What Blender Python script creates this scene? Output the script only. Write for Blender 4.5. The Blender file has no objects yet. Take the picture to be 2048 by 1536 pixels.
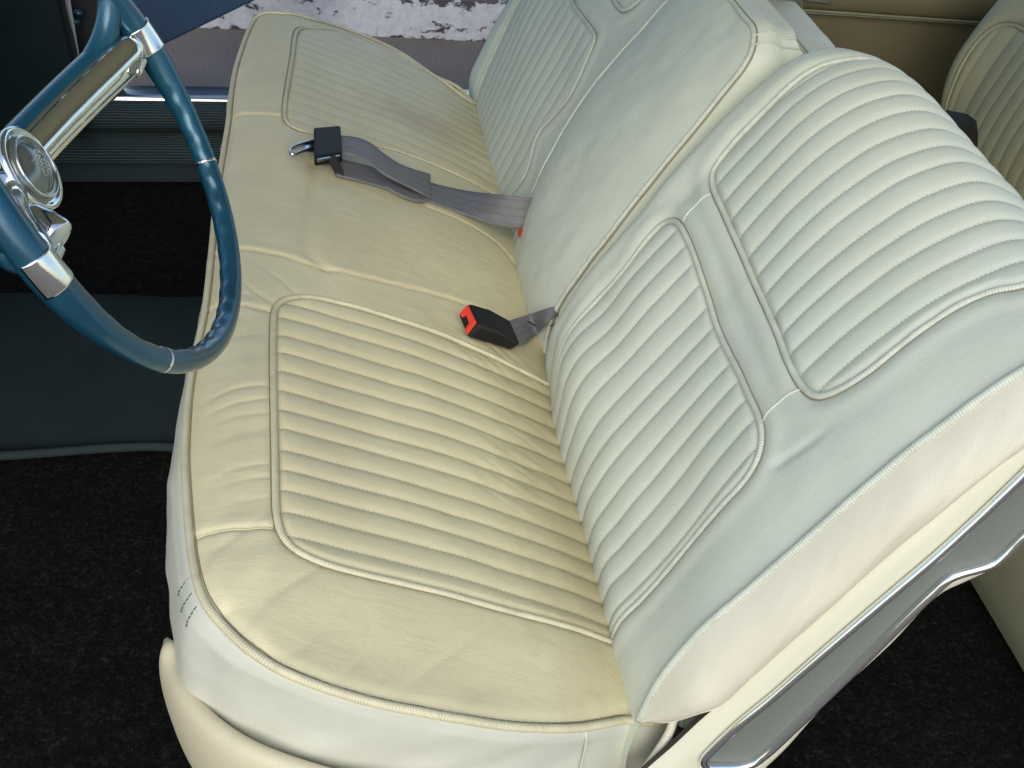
import bpy, math, random
import numpy as np
from mathutils import Matrix, Vector, Euler
S = bpy.context.scene
COL = S.collection
rng = np.random.RandomState(7)
random.seed(7)

# ------------------------------------------------------------------ camera
CAM = np.array([0.2034, -0.7132, 0.7818])
EUL = (0.9392, -0.0668, -0.1282)
FPX = 2434.3                      # focal length in pixels of the 2048 px wide photograph
cd = bpy.data.cameras.new('camera')
cam = bpy.data.objects.new('camera', cd)
COL.objects.link(cam)
cam.location = CAM
cam.rotation_euler = EUL
cd.sensor_width = 36.0
cd.lens = FPX / 2048 * 36
cd.clip_start = 0.02
cd.clip_end = 400
S.camera = cam
# ------------------------------------------------------------------ sky, sun, exposure
w = bpy.data.worlds.new('World')
S.world = w
w.use_nodes = True
nt = w.node_tree
nt.nodes.clear()
sky = nt.nodes.new('ShaderNodeTexSky')
sky.sky_type = 'NISHITA'
sky.sun_disc = False
SUN_EL, SUN_AZ = math.radians(38), math.radians(192)      # azimuth measured from +Y towards +X
sky.sun_elevation = SUN_EL
sky.sun_rotation = SUN_AZ
sky.air_density = 1.0
sky.dust_density = 1.6
sky.ozone_density = 1.0
bg = nt.nodes.new('ShaderNodeBackground')
bg.inputs['Strength'].default_value = 0.15
wo = nt.nodes.new('ShaderNodeOutputWorld')
nt.links.new(sky.outputs[0], bg.inputs[0])
nt.links.new(bg.outputs[0], wo.inputs[0])
sl = bpy.data.lights.new('sun', 'SUN')
sl.energy = 1.0
sl.angle = math.radians(50)
sl.color = (1.0, 0.96, 0.88)
so = bpy.data.objects.new('sun', sl)
COL.objects.link(so)
sd = Vector((math.sin(SUN_AZ) * math.cos(SUN_EL), math.cos(SUN_AZ) * math.cos(SUN_EL), math.sin(SUN_EL)))
so.rotation_euler = sd.to_track_quat('Z', 'Y').to_euler()
S.view_settings.view_transform = 'Standard'
S.view_settings.look = 'None'
S.view_settings.exposure = 0.50
S.view_settings.gamma = 1.0
S.view_settings.use_curve_mapping = False

# ------------------------------------------------------------------ measuring helpers
M3 = np.array(Euler(EUL, 'XYZ').to_matrix())
def U(px, py, ax, v):
    """world point where the sight line through a photo pixel meets the plane axis = v"""
    d = M3 @ np.array([(px - 1024) / FPX, -(py - 768) / FPX, -1.0])
    return CAM + d * ((v - CAM[ax]) / d[ax])
def UX(px, py, v): return U(px, py, 0, v)
def UY(px, py, v): return U(px, py, 1, v)
def UZ(px, py, v): return U(px, py, 2, v)
def PR(P):
    q = (np.asarray(P) - CAM) @ M3
    return np.stack([1024 + FPX * q[..., 0] / -q[..., 2], 768 - FPX * q[..., 1] / -q[..., 2]], -1)
def V(*a): return np.array(a, float)
def nrm(a):
    a = np.asarray(a, float)
    return a / (np.linalg.norm(a, axis=-1, keepdims=True) + 1e-12)

def catmull(P, n, closed=False, raw=False):
    P = np.asarray(P, float)
    if closed:
        Q = np.vstack([P[-1], P, P[0], P[1]])
    else:
        Q = np.vstack([2 * P[0] - P[1], P, 2 * P[-1] - P[-2]])
    out = []
    m = len(P) if closed else len(P) - 1
    for i in range(m):
        p0, p1, p2, p3 = Q[i], Q[i + 1], Q[i + 2], Q[i + 3]
        d0, d1, d2 = [max(np.linalg.norm(b - a) ** 0.5, 1e-5) for a, b in ((p0, p1), (p1, p2), (p2, p3))]
        m1 = (p1 - p0) / d0 - (p2 - p0) / (d0 + d1) + (p2 - p1) / d1
        m2 = (p2 - p1) / d1 - (p3 - p1) / (d1 + d2) + (p3 - p2) / d2
        m1 *= d1; m2 *= d1
        t = np.linspace(0, 1, 14, endpoint=False)[:, None]
        out.append((2 * t**3 - 3 * t**2 + 1) * p1 + (t**3 - 2 * t**2 + t) * m1 + (-2 * t**3 + 3 * t**2) * p2 + (t**3 - t**2) * m2)
    out.append((P[:1] if closed else P[-1:]))
    C_ = np.vstack(out)
    if raw: return C_
    L = np.r_[0, np.cumsum(np.linalg.norm(np.diff(C_, axis=0), axis=1))]
    s = np.linspace(0, L[-1], n, endpoint=not closed)
    return np.stack([np.interp(s, L, C_[:, k]) for k in range(C_.shape[1])], -1)

def smooth01(t):
    t = np.clip(t, 0, 1)
    return t * t * (3 - 2 * t)

def vnoise(x, y, seed=0):
    """smooth value noise in -1..1"""
    x = np.asarray(x, float); y = np.asarray(y, float)
    xi = np.floor(x).astype(int); yi = np.floor(y).astype(int)
    fx = x - xi; fy = y - yi
    fx = fx * fx * (3 - 2 * fx); fy = fy * fy * (3 - 2 * fy)
    def h(a, b):
        v = (a * 374761393 + b * 668265263 + seed * 974711) & 0x7fffffff
        v = ((v ^ (v >> 13)) * 1274126177) & 0x7fffffff
        return ((v ^ (v >> 16)) & 0xffff) / 32768.0 - 1
    return ((h(xi, yi) * (1 - fx) + h(xi + 1, yi) * fx) * (1 - fy) + (h(xi, yi + 1) * (1 - fx) + h(xi + 1, yi + 1) * fx) * fy)

def pdist(P, L):
    """distance from 2-D points P (n,2) to polyline L (m,2)"""
    P = np.asarray(P); best = np.full(len(P), 1e9)
    A = L[:-1]; B = L[1:]; D = B - A; DD = (D ** 2).sum(1) + 1e-15
    for k in range(len(A)):
        t = np.clip(((P - A[k]) @ D[k]) / DD[k], 0, 1)
        e = P - A[k] - t[:, None] * D[k]
        best = np.minimum(best, (e ** 2).sum(1))
    return np.sqrt(best)
def inside(P, L):
    x, y = P[:, 0], P[:, 1]; c = np.zeros(len(P), bool)
    n = len(L)
    for i in range(n):
        x1, y1 = L[i]; x2, y2 = L[(i + 1) % n]
        if y1 == y2: continue
        k = ((y1 > y) != (y2 > y)) & (x < (x2 - x1) * (y - y1) / (y2 - y1) + x1)
        c ^= k
    return c

# ------------------------------------------------------------------ object helpers
def link(name, me, mat, parent=None, smooth=True):
    o = bpy.data.objects.new(name, me)
    COL.objects.link(o)
    if mat is not None:
        for m_ in (mat if isinstance(mat, (list, tuple)) else [mat]): me.materials.append(m_)
    if smooth:
        me.polygons.foreach_set('use_smooth', [True] * len(me.polygons))
    if parent is not None:
        o.parent = parent
        o.location = -WLOC[parent.name]
        WLOC[o.name] = np.zeros(3)
    else:
        WLOC[o.name] = np.zeros(3)
    return o
WLOC = {}
def thing(name, label, cat, loc, group=None):
    o = bpy.data.objects.new(name, None)
    COL.objects.link(o)
    o.empty_display_size = 0.1
    o.location = loc
    WLOC[o.name] = np.array(loc, float)
    o['label'] = label; o['category'] = cat
    if group: o['group'] = group
    return o
def tag(o, label, cat, group=None):
    o['label'] = label; o['category'] = cat
    if group: o['group'] = group
    return o
def mesh(vs, fs, uv=None):
    me = bpy.data.meshes.new('m')
    me.from_pydata([tuple(map(float, v)) for v in vs], [], fs)
    if uv is not None:
        ul = me.uv_layers.new(name='UVMap')
        li = np.zeros(len(me.loops), int); me.loops.foreach_get('vertex_index', li)
        ul.data.foreach_set('uv', np.asarray(uv, np.float32)[li].ravel())
    me.validate(); me.update()
    return me
def grid_faces(nu, nv, cu=False, cv=False, off=0, keep=None):
    F = []
    for i in range(nu if cu else nu - 1):
        for j in range(nv if cv else nv - 1):
            if keep is not None and not keep[i, j]: continue
            a = i * nv + j; b = i * nv + (j + 1) % nv
            c = ((i + 1) % nu) * nv + (j + 1) % nv; d = ((i + 1) % nu) * nv + j
            F.append((off + a, off + b, off + c, off + d))
    return F
def compact(Vs, F, uv=None):
    used = sorted({i for f in F for i in f}); m = {k: n for n, k in enumerate(used)}
    return [Vs[i] for i in used], [tuple(m[i] for i in f) for f in F], (None if uv is None else [uv[i] for i in used])
def frames(P, closed=False):
    P = np.asarray(P, float)
    T = np.gradient(P, axis=0)
    if closed:
        T = np.roll(P, -1, 0) - np.roll(P, 1, 0)
    T = nrm(T)
    a = np.array([0, 0, 1.0]) if abs(T[0][2]) < 0.9 else np.array([1.0, 0, 0])
    N = [nrm(a - T[0] * (a @ T[0]))]
    for i in range(1, len(P)):
        n = N[-1] - T[i] * (N[-1] @ T[i]); N.append(nrm(n))
    N = np.array(N); B = np.cross(T, N)
    return T, N, B
def tube_data(P, r, seg=10, closed=False, caps=True, N=None, rb=None):
    P = np.asarray(P, float); n = len(P)
    r = np.broadcast_to(np.asarray(r, float), (n,)) if np.ndim(r) < 2 else r
    rb_ = r if rb is None else np.broadcast_to(np.asarray(rb, float), (n,))
    T, Nn, B = frames(P, closed)
    if N is not None:
        Nn = nrm(np.asarray(N) - T * (np.asarray(N) * T).sum(1)[:, None]); B = np.cross(T, Nn)
    L = np.r_[0, np.cumsum(np.linalg.norm(np.diff(P, axis=0), axis=1))]
    vs = []; uv = []
    for i in range(n):
        for k in range(seg):
            a = 2 * math.pi * k / seg
            vs.append(P[i] + Nn[i] * math.cos(a) * r[i] + B[i] * math.sin(a) * rb_[i]); uv.append((L[i], k / seg))
    F = grid_faces(n, seg, cu=closed, cv=True)
    if caps and not closed:
        F.append(tuple(range(seg))[::-1]); F.append(tuple((n - 1) * seg + k for k in range(seg)))
    return vs, F, uv
def tube(name, P, r, mat, parent=None, seg=10, **kw):
    v, f, u = tube_data(P, r, seg, **kw)
    return link(name, mesh(v, f, u), mat, parent)
def merge(*parts):
    V_ = []; F_ = []; U_ = []
    for p in parts:
        o = len(V_); V_ += list(p[0]); F_ += [tuple(i + o for i in f) for f in p[1]]
        U_ += list(p[2]) if len(p) > 2 and p[2] is not None else [(0, 0)] * len(p[0])
    return V_, F_, U_
def ribbon_data(P, Wd, th=0.0016, nw=9, w=0.045, raw=False):
    """webbing: centre line P, width directions Wd, real thickness"""
    P = np.asarray(P); T = nrm(np.gradient(P, axis=0)); Wd = nrm(Wd) if raw else nrm(Wd - T * (np.asarray(Wd) * T).sum(1)[:, None]); N = nrm(np.cross(T, Wd))
    L = np.r_[0, np.cumsum(np.linalg.norm(np.diff(P, axis=0), axis=1))]
    us = np.linspace(-0.5, 0.5, nw)
    prof = [(u_, th * (0.6 if abs(u_) > .49 else 1)) for u_ in us] + [(u_, -th * (0.6 if abs(u_) > .49 else 1)) for u_ in us[::-1]]
    vs = []; uv = []
    ww = np.broadcast_to(np.asarray(w, float), (len(P),))
    for i in range(len(P)):
        for (u_, h) in prof:
            vs.append(P[i] + Wd[i] * u_ * ww[i] + N[i] * h); uv.append((L[i], u_))
    F = grid_faces(len(P), len(prof), cv=True)
    F.append(tuple(range(len(prof)))[::-1]); F.append(tuple((len(P) - 1) * len(prof) + k for k in range(len(prof))))
    return vs, F, uv
def bevel(o, wd=0.003, seg=3, ang=40):
    m = o.modifiers.new('bevel', 'BEVEL'); m.width = wd; m.segments = seg; m.limit_method = 'ANGLE'; m.angle_limit = math.radians(ang)
    m.harden_normals = False
    return o
def prism_data(poly, ext):
    """closed 3-D polygon extruded by vector ext"""
    n = len(poly); poly = [np.asarray(p, float) for p in poly]; e = np.asarray(ext, float)
    vs = poly + [p + e for p in poly]
    F = [tuple(range(n))[::-1], tuple(range(n, 2 * n))] + [(i, (i + 1) % n, (i + 1) % n + n, i + n) for i in range(n)]
    return vs, F, None
def box_data(x0, x1, y0, y1, z0, z1):
    return prism_data([V(x0, y0, z0), V(x1, y0, z0), V(x1, y1, z0), V(x0, y1, z0)], V(0, 0, z1 - z0))
def obox_data(o, a, b, c):
    o = np.asarray(o, float)
    return prism_data([o, o + a, o + np.asarray(a) + b, o + np.asarray(b)], c)
def fix_normals(o):
    import bmesh
    bm = bmesh.new(); bm.from_mesh(o.data); bmesh.ops.recalc_face_normals(bm, faces=bm.faces); bm.to_mesh(o.data); bm.free()
    return o

# ------------------------------------------------------------------ materials
def newmat(name):
    m = bpy.data.materials.new(name); m.use_nodes = True
    n = m.node_tree; b = n.nodes['Principled BSDF']
    return m, n, b
def node(n, t, **kw):
    x = n.nodes.new(t)
    for k, v in kw.items():
        if k in x.inputs.keys() if hasattr(x.inputs, 'keys') else False: x.inputs[k].default_value = v
        else: setattr(x, k, v)
    return x
def setin(x, **kw):
    for k, v in kw.items(): x.inputs[k.replace('_', ' ')].default_value = v
    return x
def ramp(n, src, stops):
    r = n.nodes.new('ShaderNodeValToRGB'); n.links.new(src, r.inputs[0])
    e = r.color_ramp.elements
    while len(e) > 1: e.remove(e[-1])
    for i, (p, c) in enumerate(stops):
        c = tuple(c) + (1,) if not np.isscalar(c) else (c, c, c, 1)
        if i == 0: e[0].position = p; e[0].color = c
        else:
            q = e.new(p); q.color = c
    return r
def mix(n, fac, a, b, mode='MIX'):
    x = n.nodes.new('ShaderNodeMix'); x.data_type = 'RGBA'; x.blend_type = mode
    for i, v in ((0, fac), (6, a), (7, b)):
        if hasattr(v, 'is_linked') or hasattr(v, 'links'): n.links.new(v, x.inputs[i])
        else: x.inputs[i].default_value = v if i == 0 else tuple(v) + (1,)
    return x.outputs[2]
def math_(n, op, a, b=None):
    x = n.nodes.new('ShaderNodeMath'); x.operation = op
    for i, v in ((0, a), (1, b)):
        if v is None: continue
        if hasattr(v, 'links'): n.links.new(v, x.inputs[i])
        else: x.inputs[i].default_value = v
    return x.outputs[0]
def noise(n, co, scale, detail=3, rough=0.5, dist=0.0):
    x = n.nodes.new('ShaderNodeTexNoise'); n.links.new(co, x.inputs['Vector'])
    setin(x, Scale=scale, Detail=detail, Roughness=rough, Distortion=dist)
    return x.outputs['Fac']
def mapping(n, co, sc=(1, 1, 1), rot=(0, 0, 0), loc=(0, 0, 0)):
    x = n.nodes.new('ShaderNodeMapping'); n.links.new(co, x.inputs[0])
    x.inputs['Scale'].default_value = sc; x.inputs['Rotation'].default_value = rot; x.inputs['Location'].default_value = loc
    return x.outputs[0]
def bumpch(n, b, hs):
    """chain of bumps [(height, strength, distance)]"""
    prev = None
    for h, s, d in hs:
        x = n.nodes.new('ShaderNodeBump'); x.inputs['Strength'].default_value = s; x.inputs['Distance'].default_value = d
        n.links.new(h, x.inputs['Height'])
        if prev: n.links.new(prev, x.inputs['Normal'])
        prev = x.outputs[0]
    n.links.new(prev, b.inputs['Normal'])

def leather(name, col, soil, soil_amt=0.5, rough=0.45, stitches=False, wrinkle=0.5, spots=None, grain=1.0):
    m, n, b = newmat(name)
    tc = n.nodes.new('ShaderNodeTexCoord'); ob = tc.outputs['Object']
    big = noise(n, ob, 5.0, 4, 0.6)
    med = noise(n, ob, 38.0, 5, 0.65)
    rb = ramp(n, big, [(0.35, 0.0), (0.72, 1.0)])
    rm = ramp(n, med, [(0.3, 0.0), (0.8, 1.0)])
    f = math_(n, 'MULTIPLY', rb.outputs[0], soil_amt)
    c = mix(n, f, col, soil)
    c = mix(n, math_(n, 'MULTIPLY', rm.outputs[0], 0.18), c, tuple(x * 0.86 for x in soil))
    if spots:
        for (p, rad, colr, amt, sq) in spots:
            vm = n.nodes.new('ShaderNodeVectorMath'); vm.operation = 'SUBTRACT'; n.links.new(ob, vm.inputs[0]); vm.inputs[1].default_value = p
            vs = n.nodes.new('ShaderNodeVectorMath'); vs.operation = 'MULTIPLY'; n.links.new(vm.outputs[0], vs.inputs[0]); vs.inputs[1].default_value = sq
            ln = n.nodes.new('ShaderNodeVectorMath'); ln.operation = 'LENGTH'; n.links.new(vs.outputs[0], ln.inputs[0])
            d = math_(n, 'ADD', ln.outputs['Value'], math_(n, 'MULTIPLY', math_(n, 'SUBTRACT', noise(n, ob, 30, 4, .65), 0.5), rad * 1.1))
            rr = ramp(n, math_(n, 'DIVIDE', d, rad), [(0.2, 1.0), (1.0, 0.0)])
            c = mix(n, math_(n, 'MULTIPLY', rr.outputs[0], amt), c, colr)
    # fine hairline creases
    cr = n.nodes.new('ShaderNodeTexVoronoi'); cr.feature = 'DISTANCE_TO_EDGE'
    wrp = mix(n, 0.06, ob, (0, 0, 0))
    nz = n.nodes.new('ShaderNodeTexNoise'); n.links.new(ob, nz.inputs['Vector']); setin(nz, Scale=9.0, Detail=3.0)
    ad = n.nodes.new('ShaderNodeVectorMath'); ad.operation = 'MULTIPLY_ADD'; n.links.new(nz.outputs['Color'], ad.inputs[0]); ad.inputs[1].default_value = (.09, .09, .09); n.links.new(ob, ad.inputs[2])
    n.links.new(mapping(n, ad.outputs[0], (9, 17, 11), (0.3, 0.2, 0.7)), cr.inputs['Vector']); cr.inputs['Scale'].default_value = 1.3
    crl = ramp(n, cr.outputs['Distance'], [(0.0, 0.0), (0.035, 1.0)])
    crm = ramp(n, noise(n, ob, 7.0, 2), [(0.47, 1.0), (0.62, 0.0)])
    crease = math_(n, 'MAXIMUM', crl.outputs[0], crm.outputs[0])
    # soft folds
    fold = noise(n, mapping(n, ob, (1.0, 3.2, 1.5), (0, 0, 0.45)), 14, 4, 0.55, 0.6)
    # pore grain
    g = n.nodes.new('ShaderNodeTexVoronoi'); g.feature = 'F1'; n.links.new(ob, g.inputs['Vector']); g.inputs['Scale'].default_value = 520
    gn = noise(n, ob, 900, 3, 0.6)
    hs = [(fold, 0.10 * wrinkle, 0.012), (crease, 0.10 * wrinkle, 0.0007), (g.outputs['Distance'], 0.22 * grain, 0.0008), (gn, 0.15 * grain, 0.0006)]
    if stitches:
        uv = n.nodes.new('ShaderNodeUVMap').outputs[0]
        sep = n.nodes.new('ShaderNodeSeparateXYZ'); n.links.new(uv, sep.inputs[0])
        ph = math_(n, 'ABSOLUTE', math_(n, 'SUBTRACT', math_(n, 'FRACT', math_(n, 'ADD', sep.outputs[1], 0.5)), 0.5))
        line = ramp(n, ph, [(0.0, 1.0), (0.028, 1.0), (0.04, 0.0)])
        dash = ramp(n, math_(n, 'FRACT', math_(n, 'MULTIPLY', sep.outputs[0], 230)), [(0.0, 0.0), (0.30, 0.0), (0.42, 1.0), (0.88, 1.0), (1.0, 0.0)])
        wide = ramp(n, ph, [(0.0, 1.0), (0.05, 0.4), (0.09, 0.0)])
        inside_ = ramp(n, sep.outputs[1], [(0.0, 0.0), (0.0001, 1.0)])
        c = mix(n, math_(n, 'MULTIPLY', math_(n, 'MULTIPLY', wide.outputs[0], inside_.outputs[0]), 0.10), c, (0.27, 0.22, 0.12))
        hole = math_(n, 'MULTIPLY', line.outputs[0], math_(n, 'SUBTRACT', 1.0, dash.outputs[0]))
        c = mix(n, math_(n, 'MULTIPLY', math_(n, 'MULTIPLY', hole, inside_.outputs[0]), 0.26), c, (0.16, 0.13, 0.08))
        st = math_(n, 'MULTIPLY', line.outputs[0], dash.outputs[0])
        hs.append((st, 0.5, 0.0008))
    n.links.new(c, b.inputs['Base Color'])
    rr = ramp(n, med, [(0.25, rough - 0.06), (0.8, rough + 0.12)])
    n.links.new(rr.outputs[0], b.inputs['Roughness'])
    b.inputs['Specular IOR Level'].default_value = 0.42
    bumpch(n, b, hs)
    return m
CREAM_BACK_SKY = (0.59, 0.635, 0.53)  # same leather as the cushion, cool skylight tint put into the colour
CREAM_SEAT_WARM = (0.70, 0.645, 0.405)  # aged yellow leather, with warm cabin light also put into the colour
SOIL = (0.46, 0.39, 0.22)
M_seat = leather('cream leather seat', CREAM_SEAT_WARM, (0.61, 0.545, 0.325), 0.55, 0.47, wrinkle=1.0,
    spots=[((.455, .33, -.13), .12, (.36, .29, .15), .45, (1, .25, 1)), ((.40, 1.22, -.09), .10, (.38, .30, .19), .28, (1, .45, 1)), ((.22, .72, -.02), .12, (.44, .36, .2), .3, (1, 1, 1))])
M_seatp = leather('pleated seat leather', CREAM_SEAT_WARM, (0.59, 0.52, 0.30), 0.55, 0.47, stitches=True, wrinkle=0.7,
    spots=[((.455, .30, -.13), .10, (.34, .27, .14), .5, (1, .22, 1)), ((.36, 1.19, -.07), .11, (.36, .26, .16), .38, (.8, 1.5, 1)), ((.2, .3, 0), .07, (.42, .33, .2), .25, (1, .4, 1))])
M_back = leather('cream leather backrest', CREAM_BACK_SKY, (0.54, 0.585, 0.455), 0.5, 0.44, wrinkle=0.6)
M_backp = leather('pleated backrest leather', CREAM_BACK_SKY, (0.54, 0.585, 0.45), 0.5, 0.44, stitches=True, wrinkle=0.3)
M_side2 = leather('bolster leather', (0.63, 0.61, 0.485), (0.57, 0.545, 0.42), 0.5, 0.42, wrinkle=0.6)
M_side = leather('side leather', (0.60, 0.615, 0.51), (0.55, 0.54, 0.44), 0.4, 0.42, wrinkle=0.8)
M_valance = leather('valance leather', (0.60, 0.56, 0.39), (0.52, 0.45, 0.30), 0.5, 0.45, wrinkle=0.5)
M_rear = leather('shade-darkened rear leather', (0.40, 0.41, 0.27), (0.34, 0.31, 0.19), 0.5, 0.5, wrinkle=0.5)  # cream leather, its shade behind the bench put into a darker colour
M_rearp = leather('shade-darkened pleated rear leather', (0.40, 0.41, 0.27), (0.34, 0.31, 0.19), 0.5, 0.5, stitches=True, wrinkle=0.3)
M_doorp = leather('door panel leather', (0.25, 0.22, 0.12), (0.20, 0.17, 0.09), 0.5, 0.5, wrinkle=0.2)

def piping_mat(name, col):
    m, n, b = newmat(name)
    tc = n.nodes.new('ShaderNodeTexCoord')
    uv = n.nodes.new('ShaderNodeUVMap').outputs[0]
    sep = n.nodes.new('ShaderNodeSeparateXYZ'); n.links.new(uv, sep.inputs[0])
    tw = math_(n, 'ADD', math_(n, 'MULTIPLY', sep.outputs[0], 2400), math_(n, 'MULTIPLY', noise(n, tc.outputs['Object'], 60, 2), 9))
    rid = math_(n, 'SINE', tw)
    c = mix(n, ramp(n, noise(n, tc.outputs['Object'], 45, 4, .65), [(.35, 0.0), (.75, 1.0)]).outputs[0], col, tuple(x * .80 for x in col))
    # rubbed dark spots
    rs = ramp(n, noise(n, tc.outputs['Object'], 260, 3, .7), [(.66, 0.0), (.72, 1.0)])
    rz = ramp(n, noise(n, tc.outputs['Object'], 9, 2), [(.54, 0.0), (.62, 1.0)])
    c = mix(n, math_(n, 'MULTIPLY', rs.outputs[0], rz.outputs[0]), c, (.12, .11, .10))
    n.links.new(c, b.inputs['Base Color'])
    b.inputs['Roughness'].default_value = 0.42
    bumpch(n, b, [(rid, 0.35, 0.0007), (noise(n, tc.outputs['Object'], 500, 2), 0.3, 0.0006)])
    return m
M_pipeS = piping_mat('cream piping seat', (0.68, 0.635, 0.42))
M_pipeB = piping_mat('cream piping back', (0.59, 0.63, 0.52))  # shares the backrest's skylight tint
M_pipeW = piping_mat('pale piping side', (0.72, 0.70, 0.56))

def simple(name, col, rough=0.5, metal=0.0, spec=0.5, bump=None, coat=0.0, var=None):
    m, n, b = newmat(name)
    tc = n.nodes.new('ShaderNodeTexCoord'); ob = tc.outputs['Object']
    if var:
        sc, amt = var
        f = ramp(n, noise(n, ob, sc, 5, .65), [(.3, 0.0), (.75, 1.0)]).outputs[0]
        n.links.new(mix(n, f, col, tuple(x * amt for x in col)), b.inputs['Base Color'])
    else: b.inputs['Base Color'].default_value = tuple(col) + (1,)
    b.inputs['Roughness'].default_value = rough; b.inputs['Metallic'].default_value = metal; b.inputs['Specular IOR Level'].default_value = spec
    b.inputs['Coat Weight'].default_value = coat; b.inputs['Coat Roughness'].default_value = 0.08
    if bump: bumpch(n, b, [(noise(n, ob, s_, 4, .6), st, d) for s_, st, d in bump])
    return m
M_chrome = simple('polished chrome', (0.82, 0.84, 0.82), 0.07, 1.0, bump=[(60, .05, .002)])
M_chrome2 = simple('worn chrome', (0.75, 0.76, 0.75), 0.2, 1.0, var=(40, .8))
M_black = simple('black plastic', (0.009, 0.009, 0.0095), 0.6, spec=.3, bump=[(900, .15, .0003)])
M_red = simple('red plastic', (0.75, 0.045, 0.02), 0.35)
M_cream = simple('cream painted shell', (0.68, 0.67, 0.52), 0.38, var=(6, .93), bump=[(300, .08, .0005)])
M_inlay = simple('grey satin inlay', (0.18, 0.20, 0.18), 0.5, 0.1, var=(500, .82), bump=[(700, .12, .0004)])
M_dark = simple('dark rubber', (0.010, 0.011, 0.012), 0.7)
M_thread = simple('dark thread', (0.03, 0.06, 0.05), 0.8)
M_gapbrown = simple('brown trim under seat', (0.05, 0.038, 0.03), 0.7, var=(30, .6))
M_seam = simple('shadowed seam', (.26, .22, .14), .8)  # dark colour stands for the shade in the seam beside the piping
M_head = simple('cream headliner', (0.62, 0.58, 0.44), 0.8)

# metallic blue wheel
m, n, b = newmat('metallic blue rim'); M_blue = m
tc = n.nodes.new('ShaderNodeTexCoord')
fl = ramp(n, noise(n, tc.outputs['Object'], 1500, 2, .6), [(.45, 0.0), (.7, 1.0)])
bigf = ramp(n, noise(n, tc.outputs['Object'], 9, 3), [(.35, 0.0), (.7, 1.0)])
c = mix(n, bigf.outputs[0], (.003, .042, .085), (.006, .075, .125))
c = mix(n, math_(n, 'MULTIPLY', fl.outputs[0], .35), c, (.05, .22, .30))
n.links.new(c, b.inputs['Base Color'])
b.inputs['Metallic'].default_value = 0.35; b.inputs['Roughness'].default_value = 0.30
b.inputs['Coat Weight'].default_value = 0.5; b.inputs['Coat Roughness'].default_value = 0.15
bumpch(n, b, [(noise(n, tc.outputs['Object'], 160, 4, .7), .12, .0008)])

# carpets
def carpet(name, c1, c2, c3, sc=420):
    m, n, b = newmat(name)
    tc = n.nodes.new('ShaderNodeTexCoord'); ob = tc.outputs['Object']
    a = noise(n, ob, sc, 5, .75); d = noise(n, ob, sc * .35, 4, .7)
    r = ramp(n, a, [(.38, c1), (.55, c2), (.70, c3)])
    c = mix(n, ramp(n, d, [(.35, 0.0), (.7, .8)]).outputs[0], r.outputs[0], c1)
    sp = ramp(n, noise(n, ob, sc * 1.7, 2), [(.72, 0.0), (.78, 1.0)])
    c = mix(n, math_(n, 'MULTIPLY', sp.outputs[0], .35), c, tuple(x * 3.5 for x in c3))
    n.links.new(c, b.inputs['Base Color']); b.inputs['Roughness'].default_value = 0.95; b.inputs['Specular IOR Level'].default_value = .1
    bumpch(n, b, [(a, 1.0, .006), (d, .8, .008)])
    return m
M_carpet = carpet('black speckled carpet', (.0028, .003, .003), (.012, .0118, .011), (.055, .049, .040), 170)
M_teal = simple('dark teal vinyl', (0.011, 0.022, 0.024), 0.92, spec=.15, var=(5, .7), bump=[(800, .4, .0008)])
M_teal2 = simple('teal felt', (0.014, 0.028, 0.030), 0.9, bump=[(600, .6, .001)])
m, n, b = newmat('ribbed teal fabric'); M_ribteal = m
tc = n.nodes.new('ShaderNodeTexCoord')
sep = n.nodes.new('ShaderNodeSeparateXYZ'); n.links.new(n.nodes.new('ShaderNodeUVMap').outputs[0], sep.inputs[0])
wv = math_(n, 'SINE', math_(n, 'ADD', math_(n, 'MULTIPLY', sep.outputs[1], 110), math_(n, 'MULTIPLY', noise(n, tc.outputs['Object'], 60, 2), 1.5)))
n.links.new(ramp(n, wv, [(0.0, (.008, .02, .022)), (1.0, (.05, .095, .098))]).outputs[0], b.inputs['Base Color'])
b.inputs['Roughness'].default_value = .8
bumpch(n, b, [(wv, .6, .002), (noise(n, tc.outputs['Object'], 500, 3), .4, .001)])

# webbing
m, n, b = newmat('grey webbing'); M_web = m
sep = n.nodes.new('ShaderNodeSeparateXYZ'); n.links.new(n.nodes.new('ShaderNodeUVMap').outputs[0], sep.inputs[0])
tc = n.nodes.new('ShaderNodeTexCoord')
lines = ramp(n, math_(n, 'ABSOLUTE', math_(n, 'SUBTRACT', math_(n, 'FRACT', math_(n, 'MULTIPLY', math_(n, 'ADD', sep.outputs[1], .5), 4.0)), .5)), [(0.0, 1.0), (.07, 1.0), (.12, 0.0)])
base = mix(n, noise(n, tc.outputs['Object'], 60, 4, .6), (.155, .155, .16), (.25, .25, .258))
n.links.new(mix(n, math_(n, 'MULTIPLY', lines.outputs[0], .35), base, (.10, .095, .11)), b.inputs['Base Color'])
b.inputs['Roughness'].default_value = .6
wa = math_(n, 'SINE', math_(n, 'MULTIPLY', sep.outputs[0], 4200)); wb = math_(n, 'SINE', math_(n, 'MULTIPLY', sep.outputs[1], 190))
bumpch(n, b, [(math_(n, 'MULTIPLY', wa, wb), .5, .0006), (lines.outputs[0], .5, .0006)])

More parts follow.
